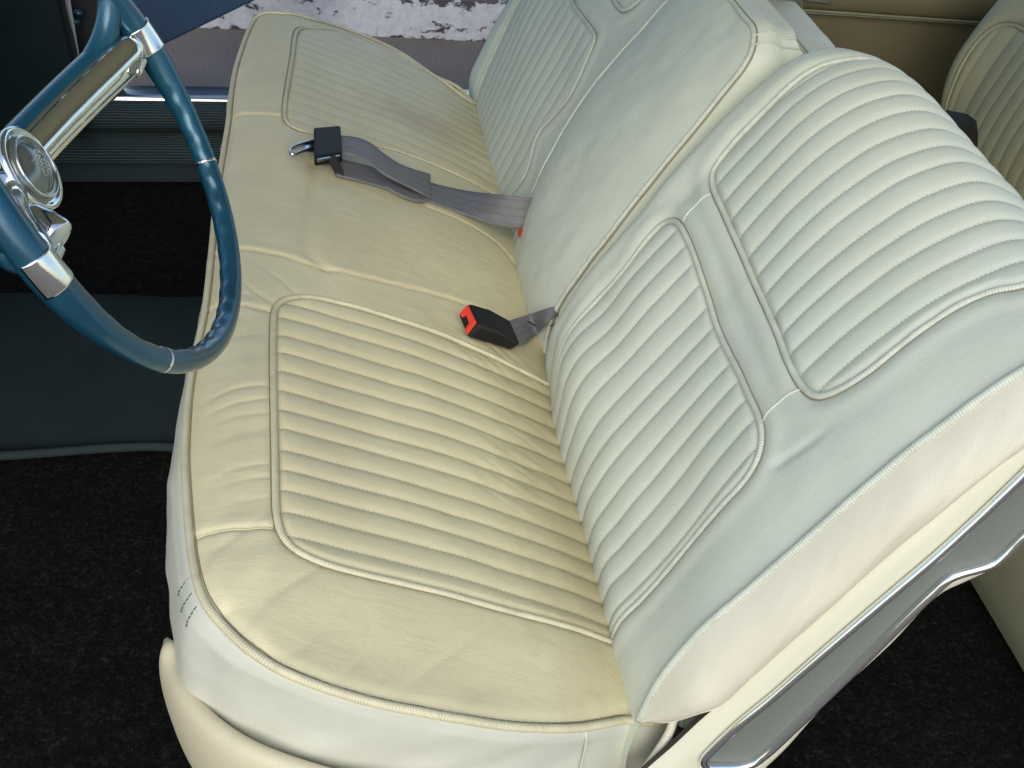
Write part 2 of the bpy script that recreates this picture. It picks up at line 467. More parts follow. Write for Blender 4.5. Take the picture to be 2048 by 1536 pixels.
# pavement and painted kerb
m, n, b = newmat('asphalt pavement'); M_asph = m
ob = n.nodes.new('ShaderNodeTexCoord').outputs['Object']
c = mix(n, ramp(n, noise(n, ob, 3.2, 5, .6), [(.35, 0.0), (.7, 1.0)]).outputs[0], (.135, .112, .094), (.185, .158, .138))
c = mix(n, ramp(n, noise(n, ob, 170, 5, .8), [(.5, 0.0), (.72, .9)]).outputs[0], c, (.34, .30, .27))
c = mix(n, ramp(n, noise(n, ob, 45, 5, .75), [(.62, 0.0), (.70, .8)]).outputs[0], c, (.06, .055, .055))
n.links.new(c, b.inputs['Base Color']); b.inputs['Roughness'].default_value = .9
bumpch(n, b, [(noise(n, ob, 160, 5, .7), .6, .006)])
m, n, b = newmat('flaking white paint'); M_kerb = m
ob = n.nodes.new('ShaderNodeTexCoord').outputs['Object']
sp = n.nodes.new('ShaderNodeSeparateXYZ'); n.links.new(ob, sp.inputs[0])
fl = noise(n, mapping(n, ob, (1, 1, 1.8)), 15, 7, .72, .3)
edge = ramp(n, math_(n, 'MULTIPLY', math_(n, 'ADD', sp.outputs[2], 0.6), 1 / .15), [(0.0, .10), (.10, 0.0), (.62, 0.02), (.84, .13), (.93, .10), (.97, -.0), (1.0, 0.0)])
f2 = ramp(n, math_(n, 'ADD', fl, edge.outputs[0]), [(.60, 0.0), (.63, 1.0)])
wh = mix(n, ramp(n, noise(n, ob, 40, 5, .7), [(.4, 0.0), (.8, 1.0)]).outputs[0], (.66, .67, .70), (.48, .49, .50))
vo = n.nodes.new('ShaderNodeTexVoronoi'); vo.feature = 'DISTANCE_TO_EDGE'; n.links.new(ob, vo.inputs['Vector']); vo.inputs['Scale'].default_value = 26
crk = ramp(n, vo.outputs['Distance'], [(0.0, .8), (.02, 0.0)])
wh = mix(n, math_(n, 'MULTIPLY', crk.outputs[0], ramp(n, noise(n, ob, 8, 2), [(.5, 0.0), (.65, 1.0)]).outputs[0]), wh, (.2, .2, .2))
n.links.new(mix(n, f2.outputs[0], wh, (.075, .07, .08)), b.inputs['Base Color'])
b.inputs['Roughness'].default_value = .75
bumpch(n, b, [(math_(n, 'SUBTRACT', 1.0, f2.outputs[0]), .8, .004), (noise(n, ob, 90, 4), .4, .004)])
M_purple = simple('dark plum base', (.05, .035, .06), .5, var=(20, .6))
M_doorblue = simple('blue grey door lining', (.075, .135, .21), .7, var=(60, .75), bump=[(500, .4, .001)])
M_carblue = simple('dark teal body paint', (.006, .035, .05), .3, coat=.6)

# ------------------------------------------------------------------ SETTING
def struct(name, data, mat, smooth=False, kind='structure'):
    o = link(name, mesh(*data), mat, None, smooth); o['kind'] = kind
    return o
GZ = -0.60
struct('pavement', ([V(-60, -60, GZ), V(60, -60, GZ), V(60, 60, GZ), V(-60, 60, GZ)], [(0, 1, 2, 3)]), M_asph)
# kerb, parallel to the car, a few centimetres skewed
k0, k1 = UZ(430, 57, GZ), UZ(1000, 85, GZ)
kd = nrm(k1 - k0); kn = V(-kd[1], kd[0], 0)
kb = k0 - kd * 4
KH = 0.135
prof = [(0, 0), (.006, KH - .012), (.018, KH), (.055, KH)]
vs = []; nx = 60
for i in range(nx):
    p = kb + kd * (10.0 * i / (nx - 1))
    for (a, h) in prof + [(.055, 0)]:
        vs.append(p + kn * (a + (0.004 * math.sin(i * 1.7) if 0 < a else 0)) + V(0, 0, h))
struct('kerb', (vs, grid_faces(nx, 5), None), M_kerb)
q = kb + kn * .056
struct('wall_base', prism_data([q, q + kd * 10, q + kd * 10 + kn * 6, q + kn * 6], V(0, 0, KH + .03)), M_purple)
# carpet
FZ = -0.35
def carpet_sheet(name, x0, x1, y0, y1, z, st=.012):
    xs = np.arange(x0, x1 + st, st); ys = np.arange(y0, y1 + st, st)
    X, Y = np.meshgrid(xs, ys, indexing='ij')
    Z = z + .004 * vnoise(X * 14, Y * 14, 3) + .0025 * vnoise(X * 60, Y * 60, 5)
    return np.stack([X, Y, Z], -1).reshape(-1, 3), grid_faces(len(xs), len(ys)), None
struct('carpet', carpet_sheet('c', -.85, 1.75, -.10, 1.60, FZ), M_carpet, True)

# ------------------------------------------------------------------ CAR BODY
car = thing('car_body', 'dark teal carpeted car interior around the cream seats, far front door open', 'car', (0.4, 0.75, -0.6))
# far sill: rolled ribbed fabric, metal strip on top
def lath(pts, x0, x1, n=24, bow=None):
    """sweep a y-z profile along x"""
    xs = np.linspace(x0, x1, n); vs = []; uv = []
    for x in xs:
        L = 0
        for k, (y, z) in enumerate(pts):
            if k: L += math.hypot(pts[k][0] - pts[k - 1][0], pts[k][1] - pts[k - 1][1])
            vs.append(V(x, y, z)); uv.append((x, L * 10))
    return vs, grid_faces(n, len(pts)), uv
roll = [(1.615, -.222)] + [(1.60 - .040 * math.sin(a) , -.252 + .030 * math.cos(a)) for a in np.linspace(0.0, math.pi, 12)] + [(1.56, -.30), (1.55, -.33), (1.53, -.345)]
link('sill_cover', mesh(*lath(roll, -.50, 1.0)), M_ribteal, car)
strip = [(1.60, -.2225), (1.602, -.216), (1.612, -.2135), (1.635, -.2155), (1.66, -.2165), (1.665, -.226)]
link('sill_strip', mesh(*lath(strip, -.50, 1.0)), M_chrome2, car)
link('sill_outer', mesh(*box_data(-.5, 1.0, 1.617, 1.668, -.50, -.2265)), M_carblue, car, False)
edge_ = [(1.50, -.347), (1.505, -.328), (1.53, -.325), (1.552, -.332)]
link('carpet_edge', mesh(*lath(edge_, -.50, 1.0)), M_teal2, car)
# transmission tunnel with its mat
ys_ = [(.672, -.356), (.684, -.338), (.705, -.318), (.76, -.276), (.83, -.252), (.90, -.250), (.955, -.262), (1.0, -.30), (1.03, -.352)]
yy = catmull(np.array(ys_), 40)
xs_ = np.linspace(-.85, .35, 50); vs = []
for x in xs_:
    for (y, z) in yy:
        dy = .012 * math.sin((x + .2) * 6) * smooth01((y - .85) / .1)
        vs.append(V(x, y - dy, z + .002 * vnoise(x * 20, y * 20, 2) + 0))
link('tunnel_mat', mesh(vs, grid_faces(len(xs_), len(yy))), M_teal, car)
tp = [UZ(-40, 914, -.336), UZ(60, 908, -.336), UZ(205, 897, -.336), UZ(300, 893, -.336), UZ(352, 895, -.336), UZ(420, 899, -.336)]
tube('mat_binding', catmull(np.array(tp), 50), .0065, M_teal2, car, 8)
# kick panel
kp = [UY(-160, -60, 1.5), UY(108, -60, 1.5), UY(112, 0, 1.5), UY(128, 70, 1.5), UY(148, 150, 1.5), UY(160, 215, 1.5), UY(170, 270, 1.5), UY(-160, 290, 1.5)]
o = fix_normals(link('kick_panel', mesh(*prism_data(kp, V(0, .03, 0))), M_teal, car, False)); bevel(o, .006)
jl = [UY(118, -60, 1.54), UY(120, 0, 1.54), UY(140, 80, 1.54), UY(158, 165, 1.54), UY(170, 240, 1.54)]
tube('door_seal', catmull(np.array(jl), 30), .008, M_dark, car, 8)
ws = [UY(131, -60, 1.565), UY(135, 0, 1.565), UY(146, 60, 1.565), UY(156, 115, 1.565), UY(163, 152, 1.565)]
tube('edge_trim', catmull(np.array(ws), 30), np.linspace(.0065, .0025, 30), simple('pale trim', (.6, .55, .52), .4), car, 8)
pil = [UY(130, -60, 1.60), UY(232, -60, 1.60), UY(226, 40, 1.60), UY(238, 110, 1.60), UY(236, 205, 1.60), UY(150, 230, 1.60)]
o = fix_normals(link('hinge_pillar', mesh(*prism_data(pil, V(0, .08, 0))), M_dark, car, False)); bevel(o, .008)
for (px, py) in ((158, 25), (152, 42)):
    p = UY(px, py, 1.59); tube('hinge_bolt', np.array([p, p + V(0, -.012, 0)]), .009, M_carblue, car, 10)
# far front door, swung open: its lining and lower edge
dA, dB = UZ(318, 98, -.33), UZ(512, 3, -.33)
dd = nrm(dB - dA); dn = V(dd[1], -dd[0], 0)
d0 = dA - dd * .07
door = fix_normals(link('open_door', mesh(*prism_data([d0, d0 + dd * 1.05, d0 + dd * 1.05 + V(0, 0, .85), d0 + V(0, 0, .85)], -dn * .05)), M_doorblue, car, False)); bevel(door, .012)
for (px, py) in ((476, 4), (378, 14)):
    dsp = d0 + dd * .5
# door hardware: two small screws on the lining
for (px, py) in ((474, 4), (408, 52)):
    r_ = M3 @ np.array([(px - 1024) / FPX, -(py - 768) / FPX, -1.0]); t = ((d0 - CAM) @ dn) / (r_ @ dn); p = CAM + r_ * t
    tube('lining_screw', np.array([p - dn * .001, p + dn * .004]), .004, M_dark, door, 8) if False else None
# seal curve by the hinge (black)
sc = [UY(236, 60, 1.66), UY(215, 70, 1.66), UY(208, 100, 1.66), UY(214, 140, 1.66), UY(222, 175, 1.66)]
tube('hinge_seal', catmull(np.array(sc), 24), .007, M_dark, car, 8)
# shell that shades the interior (all outside the frame): roof, firewall, rear doors, rear bulkhead, near sill
link('roof', mesh(*box_data(-.35, 1.95, .16, 1.40, .80, .83)), M_head, car, False)
link('firewall', mesh(*box_data(-.90, -.86, -.10, 1.60, -.60, .20)), M_dark, car, False)
link('dashboard', mesh(*box_data(-.85, -.42, .02, 1.48, .12, .30)), M_carblue, car, False)
link('rear_bulkhead', mesh(*box_data(1.76, 1.80, -.1, 1.60, -.60, .28)), M_doorp, car, False)
link('near_sill', mesh(*box_data(-.85, .98, -.16, -.11, -.55, -.34)), M_carblue, car, False)
# far rear door with padded lining, armrest roll and ashtray
rd = link('rear_door', mesh(*box_data(.97, 1.76, 1.62, 1.68, -.50, .10)), M_doorp, car, False)
def sweep(name, sec, P, mat, parent):
    return tube(name, P, sec, mat, parent, 12)
arm = []
xs_ = np.linspace(1.06, 1.74, 30)
sec = [(1.62, .075), (1.585, .075), (1.556, .062), (1.548, .04), (1.556, .012), (1.585, -.006), (1.62, -.010)]
sec = catmull(np.array(sec), 24); vs = []
for x in xs_:
    for (y, z) in sec: vs.append(V(x, y, z - .045 * (x - 1.06)))
ao = link('door_armrest', mesh(vs, grid_faces(len(xs_), len(sec))), M_doorp, rd)
for zz, yy_ in ((.004, 1.5575), (-.006, 1.5755)):
    tube('seam', np.array([V(x, yy_, zz - .045 * (x - 1.06)) for x in xs_]), .0022, M_rear, rd, 6)
a0 = UY(1606, 2, 1.55); a1 = UY(1660, 8, 1.55)
at_ = nrm(a1 - a0)
o = fix_normals(link('ashtray', mesh(*obox_data(a0 + V(0, -.006, 0), at_ * .055, V(0, .04, 0), V(0, 0, .03))), M_chrome2, rd, False)); bevel(o, .003)
link('near_rear_door', mesh(*box_data(1.02, 1.76, -.14, -.10, -.50, .20)), M_doorp, car, False)

# ------------------------------------------------------------------ FRONT BENCH SEAT
seat = thing('bench_seat', 'cream leather front bench seat with pleated panels, piping and a folded centre armrest', 'car seat', (0.4, 0.75, -0.35))
# --- cushion top as height over x,y
kx = np.array([-.05, .03, .052, .075, .10, .14, .17, .21, .255, .30, .35, .40, .44, .475, .52, .60])
kz = np.array([-.05, -.018, -.006, .003, .0085, .008, -.002, -.018, -.035, -.053, -.076, -.100, -.121, -.142, -.170, -.21])
xx = np.linspace(-.05, .60, 400)
_c = np.interp(xx, kx, kz)
for _ in range(14): _c[1:-1] = (_c[:-2] + 2 * _c[1:-1] + _c[2:]) / 4
def hx(x, y):
    z = np.interp(x, xx, _c)
    # middle section is a little fuller, the outer ends fall away to the welt
    z = z + .006 * np.exp(-((y - .76) / .13) ** 2) * smooth01((x - .1) / .15)
    z = z - .016 * smooth01((.085 - y) / .12) - .016 * smooth01((y - 1.44) / .10)
    return z
def hit(px, py, dz=0.0):
    z = 0.0
    for _ in range(40):
        p = UZ(px, py, z); z = .5 * z + .5 * (float(hx(p[0], p[1])) + dz)
    return UZ(px, py, z)[:2]
def hits(L, dz=0.0): return np.array([hit(a, b_, dz) for a, b_ in L])

front_px = [(506, 38), (495, 61), (482, 96), (470, 137), (461, 191), (456, 240), (448, 290), (439, 342), (431, 400), (425, 470), (417, 550), (408, 620), (393, 691), (380, 760), (373, 825), (369, 910), (373, 995), (378, 1060), (384, 1110), (392, 1150)]
near_px = [(392, 1150), (402, 1183), (419, 1213), (467, 1264), (508, 1301), (576, 1339), (644, 1366), (713, 1387), (781, 1403), (900, 1426), (1003, 1444), (1086, 1450), (1148, 1450), (1211, 1442), (1264, 1432)]
Fr = hits(front_px)[::-1]
Nr = hits(near_px)
yr = Nr[-1][1]
Nr = np.vstack([Nr, [.50, yr + .004], [.545, yr + .03]])
far = np.vstack([hits([(506, 38), (523, 29), (560, 29), (610, 36), (690, 60), (770, 92), (850, 138), (940, 203)]), [[.545, 1.50]]])
far = far[1:] if False else far
# Coons patch
NU, NV = 210, 760
C0 = catmull(Nr, NU)                 # v = 0, along u
C1 = catmull(far, NU)                # v = 1
D0 = catmull(Fr, NV)                 # u = 0, along v
D0[0] = C0[0]; D0[-1] = C1[0]
D1 = np.stack([np.linspace(C0[-1][0], C1[-1][0], NV), np.linspace(C0[-1][1], C1[-1][1], NV)], -1)
u = np.linspace(0, 1, NU)[:, None, None]; v = np.linspace(0, 1, NV)[None, :, None]
XY = (1 - v) * C0[:, None] + v * C1[:, None] + (1 - u) * D0[None] + u * D1[None] \
    - ((1 - u) * (1 - v) * C0[0] + u * (1 - v) * C0[-1] + (1 - u) * v * C1[0] + u * v * C1[-1])
outl = np.vstack([C0, D1[1:], C1[::-1][1:], D0[::-1][1:-1]])
# inserts
ins_near_px = [(1115, 777), (1013, 724), (910, 676), (808, 642), (705, 611), (637, 594), (596, 591), (568, 596), (551, 611), (547, 640), (546, 731), (548, 833), (550, 936), (552, 1021), (555, 1041), (562, 1066), (579, 1090), (610, 1110), (661, 1129), (730, 1146), (815, 1165), (900, 1186), (1003, 1215), (1107, 1244), (1227, 1283)]
ins_far_px = [(945, 199), (880, 158), (810, 115), (740, 82), (680, 62), (640, 55), (612, 54), (596, 59), (590, 72), (585, 110), (577, 160), (570, 205), (569, 228), (574, 243), (592, 256), (640, 268), (700, 280), (780, 297), (870, 330), (940, 360), (1000, 392)]
ins_n = hits(ins_near_px); ins_f = hits(ins_far_px)
ins_n = np.vstack([[.53, ins_n[0][1]], ins_n, [.53, ins_n[-1][1]]])
ins_f = np.vstack([[.53, ins_f[0][1]], ins_f, [.53, ins_f[-1][1]]])
ins_n = catmull(ins_n, 260); ins_f = catmull(ins_f, 240)
st_px = [1066, 1020, 977, 937, 898, 855, 818, 780, 741, 705, 671, 635]
st_y = [UZ(556, a, .006)[1] for a in st_px]
pit = (st_y[-1] - st_y[0]) / 11
st_n = np.array([st_y[0] - 2 * pit, st_y[0] - pit] + st_y + [st_y[-1] + pit, st_y[-1] + 2 * pit])
st_f = 1.52 - st_n[::-1]
def phase(y, st): return np.interp(y, st, np.arange(len(st)))
def ribh(ph):
    f = np.abs((ph + .5) % 1 - .5) * 2          # 0 at the stitch, 1 on the crest
    return 1 - (1 - np.clip(f, 0, 1)) ** 2.6
P2 = XY.reshape(-1, 2); X = P2[:, 0]; Y = P2[:, 1]
Z = hx(X, Y)
UVc = np.zeros((len(P2), 2))
MN = inside(P2, ins_n); MF = inside(P2, ins_f)
dN = pdist(P2, ins_n[5:-5]); dF = pdist(P2, ins_f[5:-5])
for msk, dst, st, amp in ((MN, dN, st_n, .0033), (MF, dF, st_f, .0015)):
    ph = phase(Y, st)
    k = smooth01(dst / .012) * msk
    Z = Z + k * amp * ribh(ph) - msk * .0015
    UVc[msk, 0] = X[msk]; UVc[msk, 1] = ph[msk]
for dst, wd in ((dN, .0055), (dF, .005)):
    Z -= .0032 * np.exp(-(dst / wd) ** 2)
dO = pdist(P2, np.vstack([D0[::-1], C0]))
Z -= .006 * np.exp(-(dO / .010) ** 2)
# seams running across the front band and along the middle section
seams_px = [[(384, 1067), (420, 1060), (470, 1054), (545, 1052)], [(428, 505), (450, 500), (500, 497), (560, 507), (625, 528), (700, 546), (800, 568), (900, 594), (980, 625), (1060, 665)],
            [(456, 232), (500, 228), (567, 230)], [(432, 395), (500, 300 + 12), (560, 308), (612, 322)], [(414, 615), (450, 610), (500, 610), (548, 620)]]
seams = [catmull(hits(s), 60) for s in (seams_px[0], seams_px[1], seams_px[2], seams_px[4])]
for s_ in seams:
    dS = pdist(P2, s_); Z -= .0028 * np.exp(-(dS / .0035) ** 2); Z += .0005 * np.exp(-((dS - .010) / .008) ** 2)
# rear crossing seam of the middle pad, and its shallow dished panel
rs_px = [(855, 415), (920, 440), (985, 480), (1030, 530), (1062, 590)]
s_ = catmull(hits(rs_px), 60); dS = pdist(P2, s_); Z -= .0022 * np.exp(-(dS / .003) ** 2)
cs = catmull(hits([(632, 330), (622, 400), (615, 470), (622, 510), (650, 535)]), 50); dS = pdist(P2, cs); Z -= .003 * np.exp(-(dS / .010) ** 2)
# softness: folds, dents, corner wrinkles
Z += .0022 * vnoise(X * 9, Y * 6, 11) * smooth01(dO / .05) + .0009 * vnoise(X * 25 + Y * 6, Y * 14, 12) * smooth01(dO / .02)
# diagonal wrinkles by the near front corner
def wrinkles(cx, cy, ang, rx, ry, freq, amp, seed):
    a = (X - cx) * math.cos(ang) + (Y - cy) * math.sin(ang); b_ = -(X - cx) * math.sin(ang) + (Y - cy) * math.cos(ang)
    e = np.exp(-(a / rx) ** 2 - (b_ / ry) ** 2)
    t_ = vnoise(b_ * freq + .6 * vnoise(a * 12, b_ * 10, seed + 1), a * 9, seed)
    return amp * e * (1 - np.abs(t_)) ** 3
Z -= wrinkles(.13, .045, 1.0, .07, .11, 55, .0035, 21) * (~MN)
Z -= wrinkles(.11, .30, .15, .045, .16, 45, .0018, 23) * (~MN)
Z -= wrinkles(.13, .53, -.9, .05, .06, 60, .0022, 25) * (~MN)
Z -= wrinkles(.40, .53, -.7, .07, .05, 70, .0018, 27)
Z -= wrinkles(.42, .35, -.5, .05, .18, 80, .0012, 29)
Z -= wrinkles(.30, .0, .7, .12, .06, 38, .0016, 31)
TOP = np.stack([X, Y, Z], -1)
G = TOP.reshape(NU, NV, 3)
fc = lambda m: (m.reshape(NU, NV)[:-1, :-1] & m.reshape(NU, NV)[1:, 1:])
kN, kF = fc(MN), fc(MF); kB = ~(kN | kF)
def submesh(name, keep, mat, parent):
    a, f, u_ = compact(TOP, grid_faces(NU, NV, keep=keep), UVc)
    return link(name, mesh(a, f, u_), mat, parent)
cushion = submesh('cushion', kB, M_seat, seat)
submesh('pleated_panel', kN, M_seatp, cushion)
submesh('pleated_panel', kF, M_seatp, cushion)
from mathutils.kdtree import KDTree
def kdz(P2_, Z_):
    kd_ = KDTree(len(P2_))
    for i, (a, b_) in enumerate(P2_): kd_.insert((a, b_, 0), i)
    kd_.balance()
    return lambda p: np.mean([Z_[i] for (_, i, _) in kd_.find_n((p[0], p[1], 0), 4)])
zf = kdz(P2[::1], Z)
def on_top(L, lift): return np.array([(p[0], p[1], zf(p) + lift) for p in L])
def smooth_path(P, it=3):
    P = P.copy()
    for _ in range(it): P[1:-1] = (P[:-2] + 2 * P[1:-1] + P[2:]) / 4
    return P
tube('piping', smooth_path(on_top(ins_n, .0022), 6), .0037, M_pipeS, cushion, 10)
tube('piping', smooth_path(on_top(ins_f, .0018), 6), .0032, M_pipeS, cushion, 10)
for I_ in (ins_n, ins_f):
    T2 = nrm(np.gradient(I_, axis=0)); n2 = np.stack([T2[:, 1], -T2[:, 0]], -1); n2 *= np.sign(((I_ - I_.mean(0)) * n2).sum(1).mean())
    tube('seam', smooth_path(on_top(I_ + n2 * .0042, .0001), 5), .0007, M_seam, cushion, 6)
edge_line = np.vstack([C1[::-1][20:-1], D0[::-1], C0[1:]])
edge_line = catmull(edge_line[::9], 620)
EL = smooth_path(np.array([(p[0], p[1], zf(p) + .001) for p in edge_line]), 10)
tube('welt_piping', EL, .0042, M_pipeS, cushion, 12)
cin = EL.mean(0); inw = nrm((V(.30, 0, 0) * V(1, 0, 0) + EL * V(0, 1, 1)) - EL)
T2 = nrm(np.gradient(EL, axis=0)); n2 = nrm(np.stack([T2[:, 1], -T2[:, 0], 0 * T2[:, 0]], -1)); n2 *= np.sign(((EL - V(.3, .76, 0)) * n2).sum(1).mean())
tube('seam', np.array([(p[0], p[1], zf(p) + .0004) for p in smooth_path(EL - n2 * .0050, 4)]), .0007, M_seam, cushion, 6)
# seam threads
for s_ in seams: tube('seam', smooth_path(on_top(s_, .0002), 3), .0009, M_seat, cushion, 6)

# --- cushion side wall hanging from the welt
wl = EL
T = nrm(np.gradient(wl, axis=0)); out = np.stack([T[:, 1], -T[:, 0], np.zeros(len(T))], -1)
cx_ = V(.3, .76, 0)
sgn = np.sign(((wl - cx_) * out).sum(1).mean()); out = nrm(out * sgn)
for _ in range(8): out[1:-1] = (out[:-2] + 2 * out[1:-1] + out[2:]) / 4
out = nrm(out)
depths = np.array([0, .006, .018, .035, .06, .09, .13, .17, .21, .26])
offs_f = np.array([-.001, .005, .010, .013, .016, .017, .016, .013, .010, .008])     # front face
offs_n = np.array([-.001, .002, .004, .003, .001, .0, .002, .006, .009, .010])     # near side
def wall_of(i):
    fn = smooth01((-out[i][1] - .35) / .6)
    g = .75 + .85 * smooth01((.62 - wl[i][1]) / .55)
    return offs_f * g * (1 - fn) + offs_n * fn
La = np.r_[0, np.cumsum(np.linalg.norm(np.diff(wl, axis=0), axis=1))]
vs = []; uv = []
dd_ = np.interp(np.linspace(0, 1, 44), np.linspace(0, 1, len(depths)), depths)
for i, p in enumerate(wl):
    of = wall_of(i)
    for d in dd_:
        o_ = np.interp(d, depths, of)
        wv_ = .0022 * vnoise(La[i] * 11, d * 22, 41) + .0016 * vnoise(La[i] * 30 + d * 40, d * 9, 42) * smooth01(d / .03)
        # sagging fold near the rear of the driver's side
        vs.append(p + out[i] * (o_ + wv_ * smooth01(d / .02)) - V(0, 0, d)); uv.append((La[i], d))
link('boxing', mesh(vs, grid_faces(len(wl), 44), uv), M_side, cushion)
# stitched join in the boxing at the front corner
ci = int(np.argmin(np.linalg.norm(PR(wl) - V(397, 1172), axis=1)))
for off in (-5, 0, 4):
    i = ci + off
    of = wall_of(i)
    for k in range(5):
        d0_ = .005 + k * .0042; d1_ = d0_ + .0026
        pa, pb = [wl[i] + out[i] * (np.interp(d_, depths, of) + .0012 + .0022 * vnoise(La[i] * 11, d_ * 22, 41)) - V(0, 0, d_) for d_ in (d0_, d1_)]
        if k == 0: acc = []
        acc.append(tube_data(np.array([pa, pb]), .0005, 5))
    link('stitching', mesh(*merge(*acc)), M_thread, cushion)
# vertical seam near the rear of the side, and the rear corner piping
def wall_pt(px, d, lift=.0015):
    i = int(np.argmin(np.abs(PR(wl)[int(len(wl) * .6):, 0] - px))) + int(len(wl) * .6)
    of = wall_of(i)
    return wl[i] + out[i] * (np.interp(d, depths, of) + lift) - V(0, 0, d)
tube('seam', np.array([wall_pt(1172, d, .0005) for d in np.linspace(.004, .2, 20)]), .0013, M_side, cushion, 6)
rc = [UY(1350, 1425, -.005), UY(1340, 1462, -.012), UY(1318, 1500, -.016), UY(1290, 1540, -.018), UY(1250, 1600, -.018)]
tube('corner_piping', catmull(np.array(rc), 40), .0045, M_pipeW, cushion, 10)
# --- lower trim skirt (valance) wrapping the near front corner
va_px = [(335, 1278), (343, 1290), (352, 1330), (372, 1372), (405, 1417), (450, 1457), (510, 1493), (600, 1527), (720, 1560), (900, 1590)]
yv = [.106, .088, .068, .040, .012, -.012, -.032, -.046, -.056, -.062]
va = catmull(np.array([UY(a, b_, y_) for (a, b_), y_ in zip(va_px, yv)]), 90)
Tv = nrm(np.gradient(va, axis=0)); ov = nrm(np.stack([Tv[:, 1], -Tv[:, 0], 0 * Tv[:, 0]], -1)); ov *= np.sign((ov * (va - cx_)).sum(1).mean())
secv = [(-.006, -.03), (-.006, -.004), (-.003, .003), (.003, .0045), (.009, .001), (.013, -.008), (.015, -.03), (.012, -.07), (.004, -.12), (-.01, -.16)]
secv = catmull(np.array(secv), 36)
vs = []; uv = []
for i in range(len(va)):
    gr = smooth01(i / 8)
    for k, (a, h) in enumerate(secv):
        vs.append(va[i] + ov[i] * (a * (.35 + .65 * gr)) + V(0, 0, h * (.5 + .5 * gr))); uv.append((i, k))
link('valance', mesh(vs, grid_faces(len(va), len(secv)), uv), M_valance, seat)
# dark underside so that nothing shines through between cushion and floor
link('seat_frame', mesh(*box_data(.10, .60, .03, 1.46, -.34, -.22)), M_dark, seat, False)

# --- backrest surfaces ------------------------------------------------------
def loft_surface(stations, ns=240):
    """stations: list of (y, [(x,z)...]); returns function (s,y)->xyz with s in 0..1"""
    ys = np.array([s[0] for s in stations])
    C = np.array([catmull(np.array(s[1]), ns) for s in stations])     # k, ns, 2
    sg = np.linspace(0, 1, ns)
    # natural-ish cubic across y by catmull on fine table
    yt = np.linspace(ys[0], ys[-1], 160)
    tab = np.zeros((160, ns, 2))
    m_ = np.gradient(C, ys, axis=0)
    for a, y in enumerate(yt):
        k = min(max(np.searchsorted(ys, y) - 1, 0), len(ys) - 2); h = ys[k + 1] - ys[k]; t = (y - ys[k]) / h
        tab[a] = (2*t**3-3*t**2+1) * C[k] + (t**3-2*t**2+t) * h * m_[k] + (-2*t**3+3*t**2) * C[k + 1] + (t**3-t**2) * h * m_[k + 1]
    def f(s, y):
        s = np.clip(np.asarray(s, float), 0, 1) * (ns - 1); yq = (np.asarray(y, float) - yt[0]) / (yt[1] - yt[0])
        yq = np.clip(yq, 0, 158.999)
        i = np.clip(s.astype(int), 0, ns - 2); j = np.clip(yq.astype(int), 0, 158); a = s - i; b_ = yq - j
        q_ = (tab[j, i] * ((1 - a) * (1 - b_))[..., None] + tab[j, i + 1] * (a * (1 - b_))[..., None]
             + tab[j + 1, i] * ((1 - a) * b_)[..., None] + tab[j + 1, i + 1] * (a * b_)[..., None])
        return np.stack([q_[..., 0], np.broadcast_to(np.asarray(y, float), q_[..., 0].shape), q_[..., 1]], -1)
    f.tab = tab
    f.length = np.linalg.norm(np.diff(C[len(C) // 2], axis=0), axis=1).sum()
    return f
def px_to_sy(F, px_list, y0, y1, smax=1.0):
    s = np.linspace(0, smax, 420); y = np.linspace(y0, y1, 420)
    Sg, Yg = np.meshgrid(s, y, indexing='ij'); Q = PR(F(Sg, Yg)).reshape(-1, 2)
    depth = np.linalg.norm(F(Sg, Yg).reshape(-1, 3) - CAM, axis=1)
    r = []
    for p in px_list:
        d = np.linalg.norm(Q - V(*p), axis=1); c_ = np.where(d < d.min() + 1.5)[0]; k = c_[np.argmin(depth[c_])]
        s_, y_ = Sg.ravel()[k], Yg.ravel()[k]
        for _ in range(5):
            e = PR(F(np.array(s_), np.array(y_))) - V(*p); h = 1e-3
            Js = (PR(F(np.array(s_ + h), np.array(y_))) - PR(F(np.array(s_ - h), np.array(y_)))) / (2 * h)
            Jy = (PR(F(np.array(s_), np.array(y_ + h))) - PR(F(np.array(s_), np.array(y_ - h)))) / (2 * h)
            Jm = np.stack([Js, Jy], 1)
            if abs(np.linalg.det(Jm)) < 1e3: break
            st_ = np.linalg.solve(Jm, e)
            if abs(st_[0]) > .03 or abs(st_[1]) > .03: break
            s_ -= st_[0]; y_ -= st_[1]
        r.append((s_, y_))
    return np.array(r)
